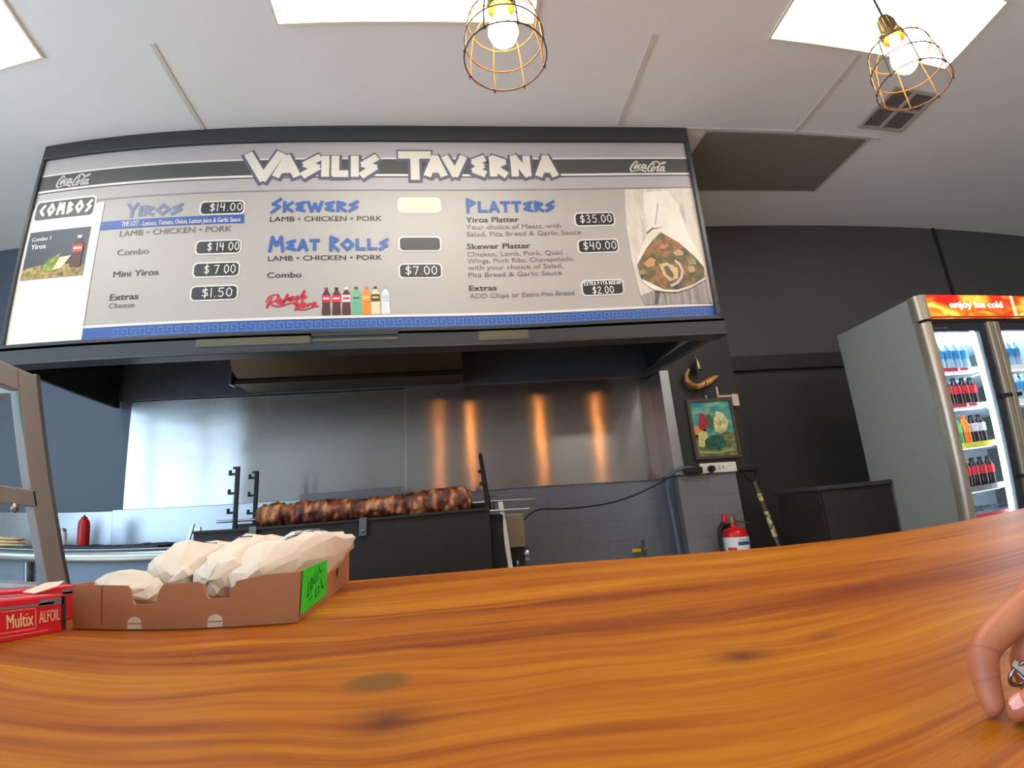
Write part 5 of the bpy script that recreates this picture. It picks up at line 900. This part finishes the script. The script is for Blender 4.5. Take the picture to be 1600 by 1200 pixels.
def capsule(pts, rad, n=14):                          # tapered tube with round ends
    P = smoothp(pts, 5); m_ = len(pts)-1; R = []
    for i in range(len(P)): u = i/5; j = min(int(u), m_-1); R.append(rad[j]+(rad[j+1]-rad[j])*(u-j))
    b.tube(P, R, n); b.ball(P[0], R[0], 14, 10); b.ball(P[-1], R[-1], 14, 10)
tipI = pp(1554, 1103, .400)
capsule([iM, pp(1592,960,.42), pp(1541,1012,.405), pp(1541,1060,.402), tipI], [.0145,.0125,.0105,.0088,.0068])
capsule([mM, pp(1640,965,.44), pp(1602,1015,.432), pp(1604,1050,.425), pp(1618,1078,.418)], [.014,.012,.0100,.0085,.0068])
capsule([rM, rM+Vector((-.032,.0,-.010)), rM+Vector((-.040,-.012,-.030)), rM+Vector((-.030,-.026,-.038)), rM+Vector((-.018,-.032,-.036))], [.013,.0115,.0098,.0082,.0068])
capsule([kM, kM+Vector((-.024,.0,-.012)), kM+Vector((-.031,-.010,-.028)), kM+Vector((-.022,-.022,-.034)), kM+Vector((-.012,-.026,-.032))], [.012,.010,.0086,.0074,.0062])
for q, r in ((iM,.0150),(mM,.0150),(rM,.0145),(kM,.0135)): capsule([q, q.lerp(wr, .5)+Vector((0,0,.001)), wr], [r, .0165, .0175])
tM = wr+Vector((-.046,-.036,-.022)); tT = pp(1594, 1106, .385)
capsule([wr+Vector((-.012,-.012,-.004)), tM, pp(1660,1060,.392), tT], [.0185,.0150,.0105,.0082])
capsule([iM.lerp(wr,.35)+Vector((0,-.008,-.010)), tM], [.013,.013])
capsule([wr, wr+Vector((.05,-.03,.010)), wr+Vector((.13,-.085,.022)), wr+Vector((.22,-.15,.030))], [.0190,.0225,.030,.036], 20)
tmp = obj('hand_form', b, M_skin, hnd)
rm = tmp.modifiers.new('r', 'REMESH'); rm.mode = 'VOXEL'; rm.voxel_size = .0014; rm.use_smooth_shade = True
sm = tmp.modifiers.new('s', 'SMOOTH'); sm.factor = .5; sm.iterations = 5
dg = bpy.context.evaluated_depsgraph_get(); dg.update(); me = bpy.data.meshes.new_from_object(tmp.evaluated_get(dg)); me.name = 'palm_and_fingers'
if not me.materials: me.materials.append(M_skin)
ho = bpy.data.objects.new('palm_and_fingers', me); COL.objects.link(ho); ho.parent = hnd; bpy.data.objects.remove(tmp)
M_nail = mat('finger_nail', (222,160,150), .25, var=.04)
def nail(c, along, up, L_, w_):
    along = along.normalized(); up = (up-along*up.dot(along)).normalized(); s_ = along.cross(up); b = MB(); vs = []
    for i in range(7):
        for j in range(7):
            u = -1+i/3; v = -1+j/3; k = math.sqrt(max(0, 1-.25*v*v)); sc = 1 if u < .4 else 1-.5*((u-.4)/.6)**2
            vs.append(c+along*(u*L_/2)+s_*(v*sc*w_/2)+up*(-.0016*v*v-.0007*u*u))
    b.add(vs, [(i*7+j, (i+1)*7+j, (i+1)*7+j+1, i*7+j+1) for i in range(6) for j in range(6)]); obj('nail', b, M_nail, hnd, smooth=60)
ta = (tT-pp(1660,1060,.392)); cam_dir = -tT.normalized()
nail(tT+ta.normalized()*.001+(cam_dir*.55+Vector((0,0,.8))).normalized()*.0086, ta, cam_dir*.55+Vector((0,0,.8)), .012, .0105)
b = MB(); sl_ = [wr+Vector((.12,-.078,.020)), wr+Vector((.17,-.113,.027)), wr+Vector((.24,-.162,.034)), wr+Vector((.30,-.205,.04))]
b.tube(smoothp(sl_, 6), [.040+.002*math.sin(i*2.1) for i in range(19)], 22); obj('sleeve', b, mat('dark_sleeve_cloth', (52,56,66), .85, var=.1, scale=60, bump=.2, bscale=200), hnd, smooth=60)
# silver keys held in the fingers
kr = thing('key_ring', 'shiny silver metal keys held between the finger and thumb', 'keys', tuple(pp(1600,1060,.41))); q = pp(1598,1052,.412)
rt_, up_ = Vector(RC.col[0]), Vector(RC.col[2]); b = MB(); b.tube([q+(rt_*math.cos(2*PI*k/24)*.011+up_*math.sin(2*PI*k/24)*.007) for k in range(24)], .0014, 8, closed=True); obj('ring', b, M_steel, kr, smooth=60)
b = MB(); a0, a1 = pp(1581,1037,.405), pp(1618,1066,.408); d_ = (a1-a0).normalized(); s_ = d_.cross(Vector((0,-.6,.8))).normalized(); b.extr([a0-s_*.003, a0+s_*.003, a1+s_*.0035, a1-s_*.0035], Vector((0,-.001,.0014))); obj('key', b, M_steel, kr, bevel=.0004)
b = MB(); a0, a1 = pp(1590,1050,.408), pp(1622,1082,.408); d_ = (a1-a0).normalized(); b.extr([a0-s_*.0025, a0+s_*.0025, a1+s_*.003, a1-s_*.003], Vector((0,-.001,.0014))); obj('key', b, M_steel, kr, bevel=.0004)
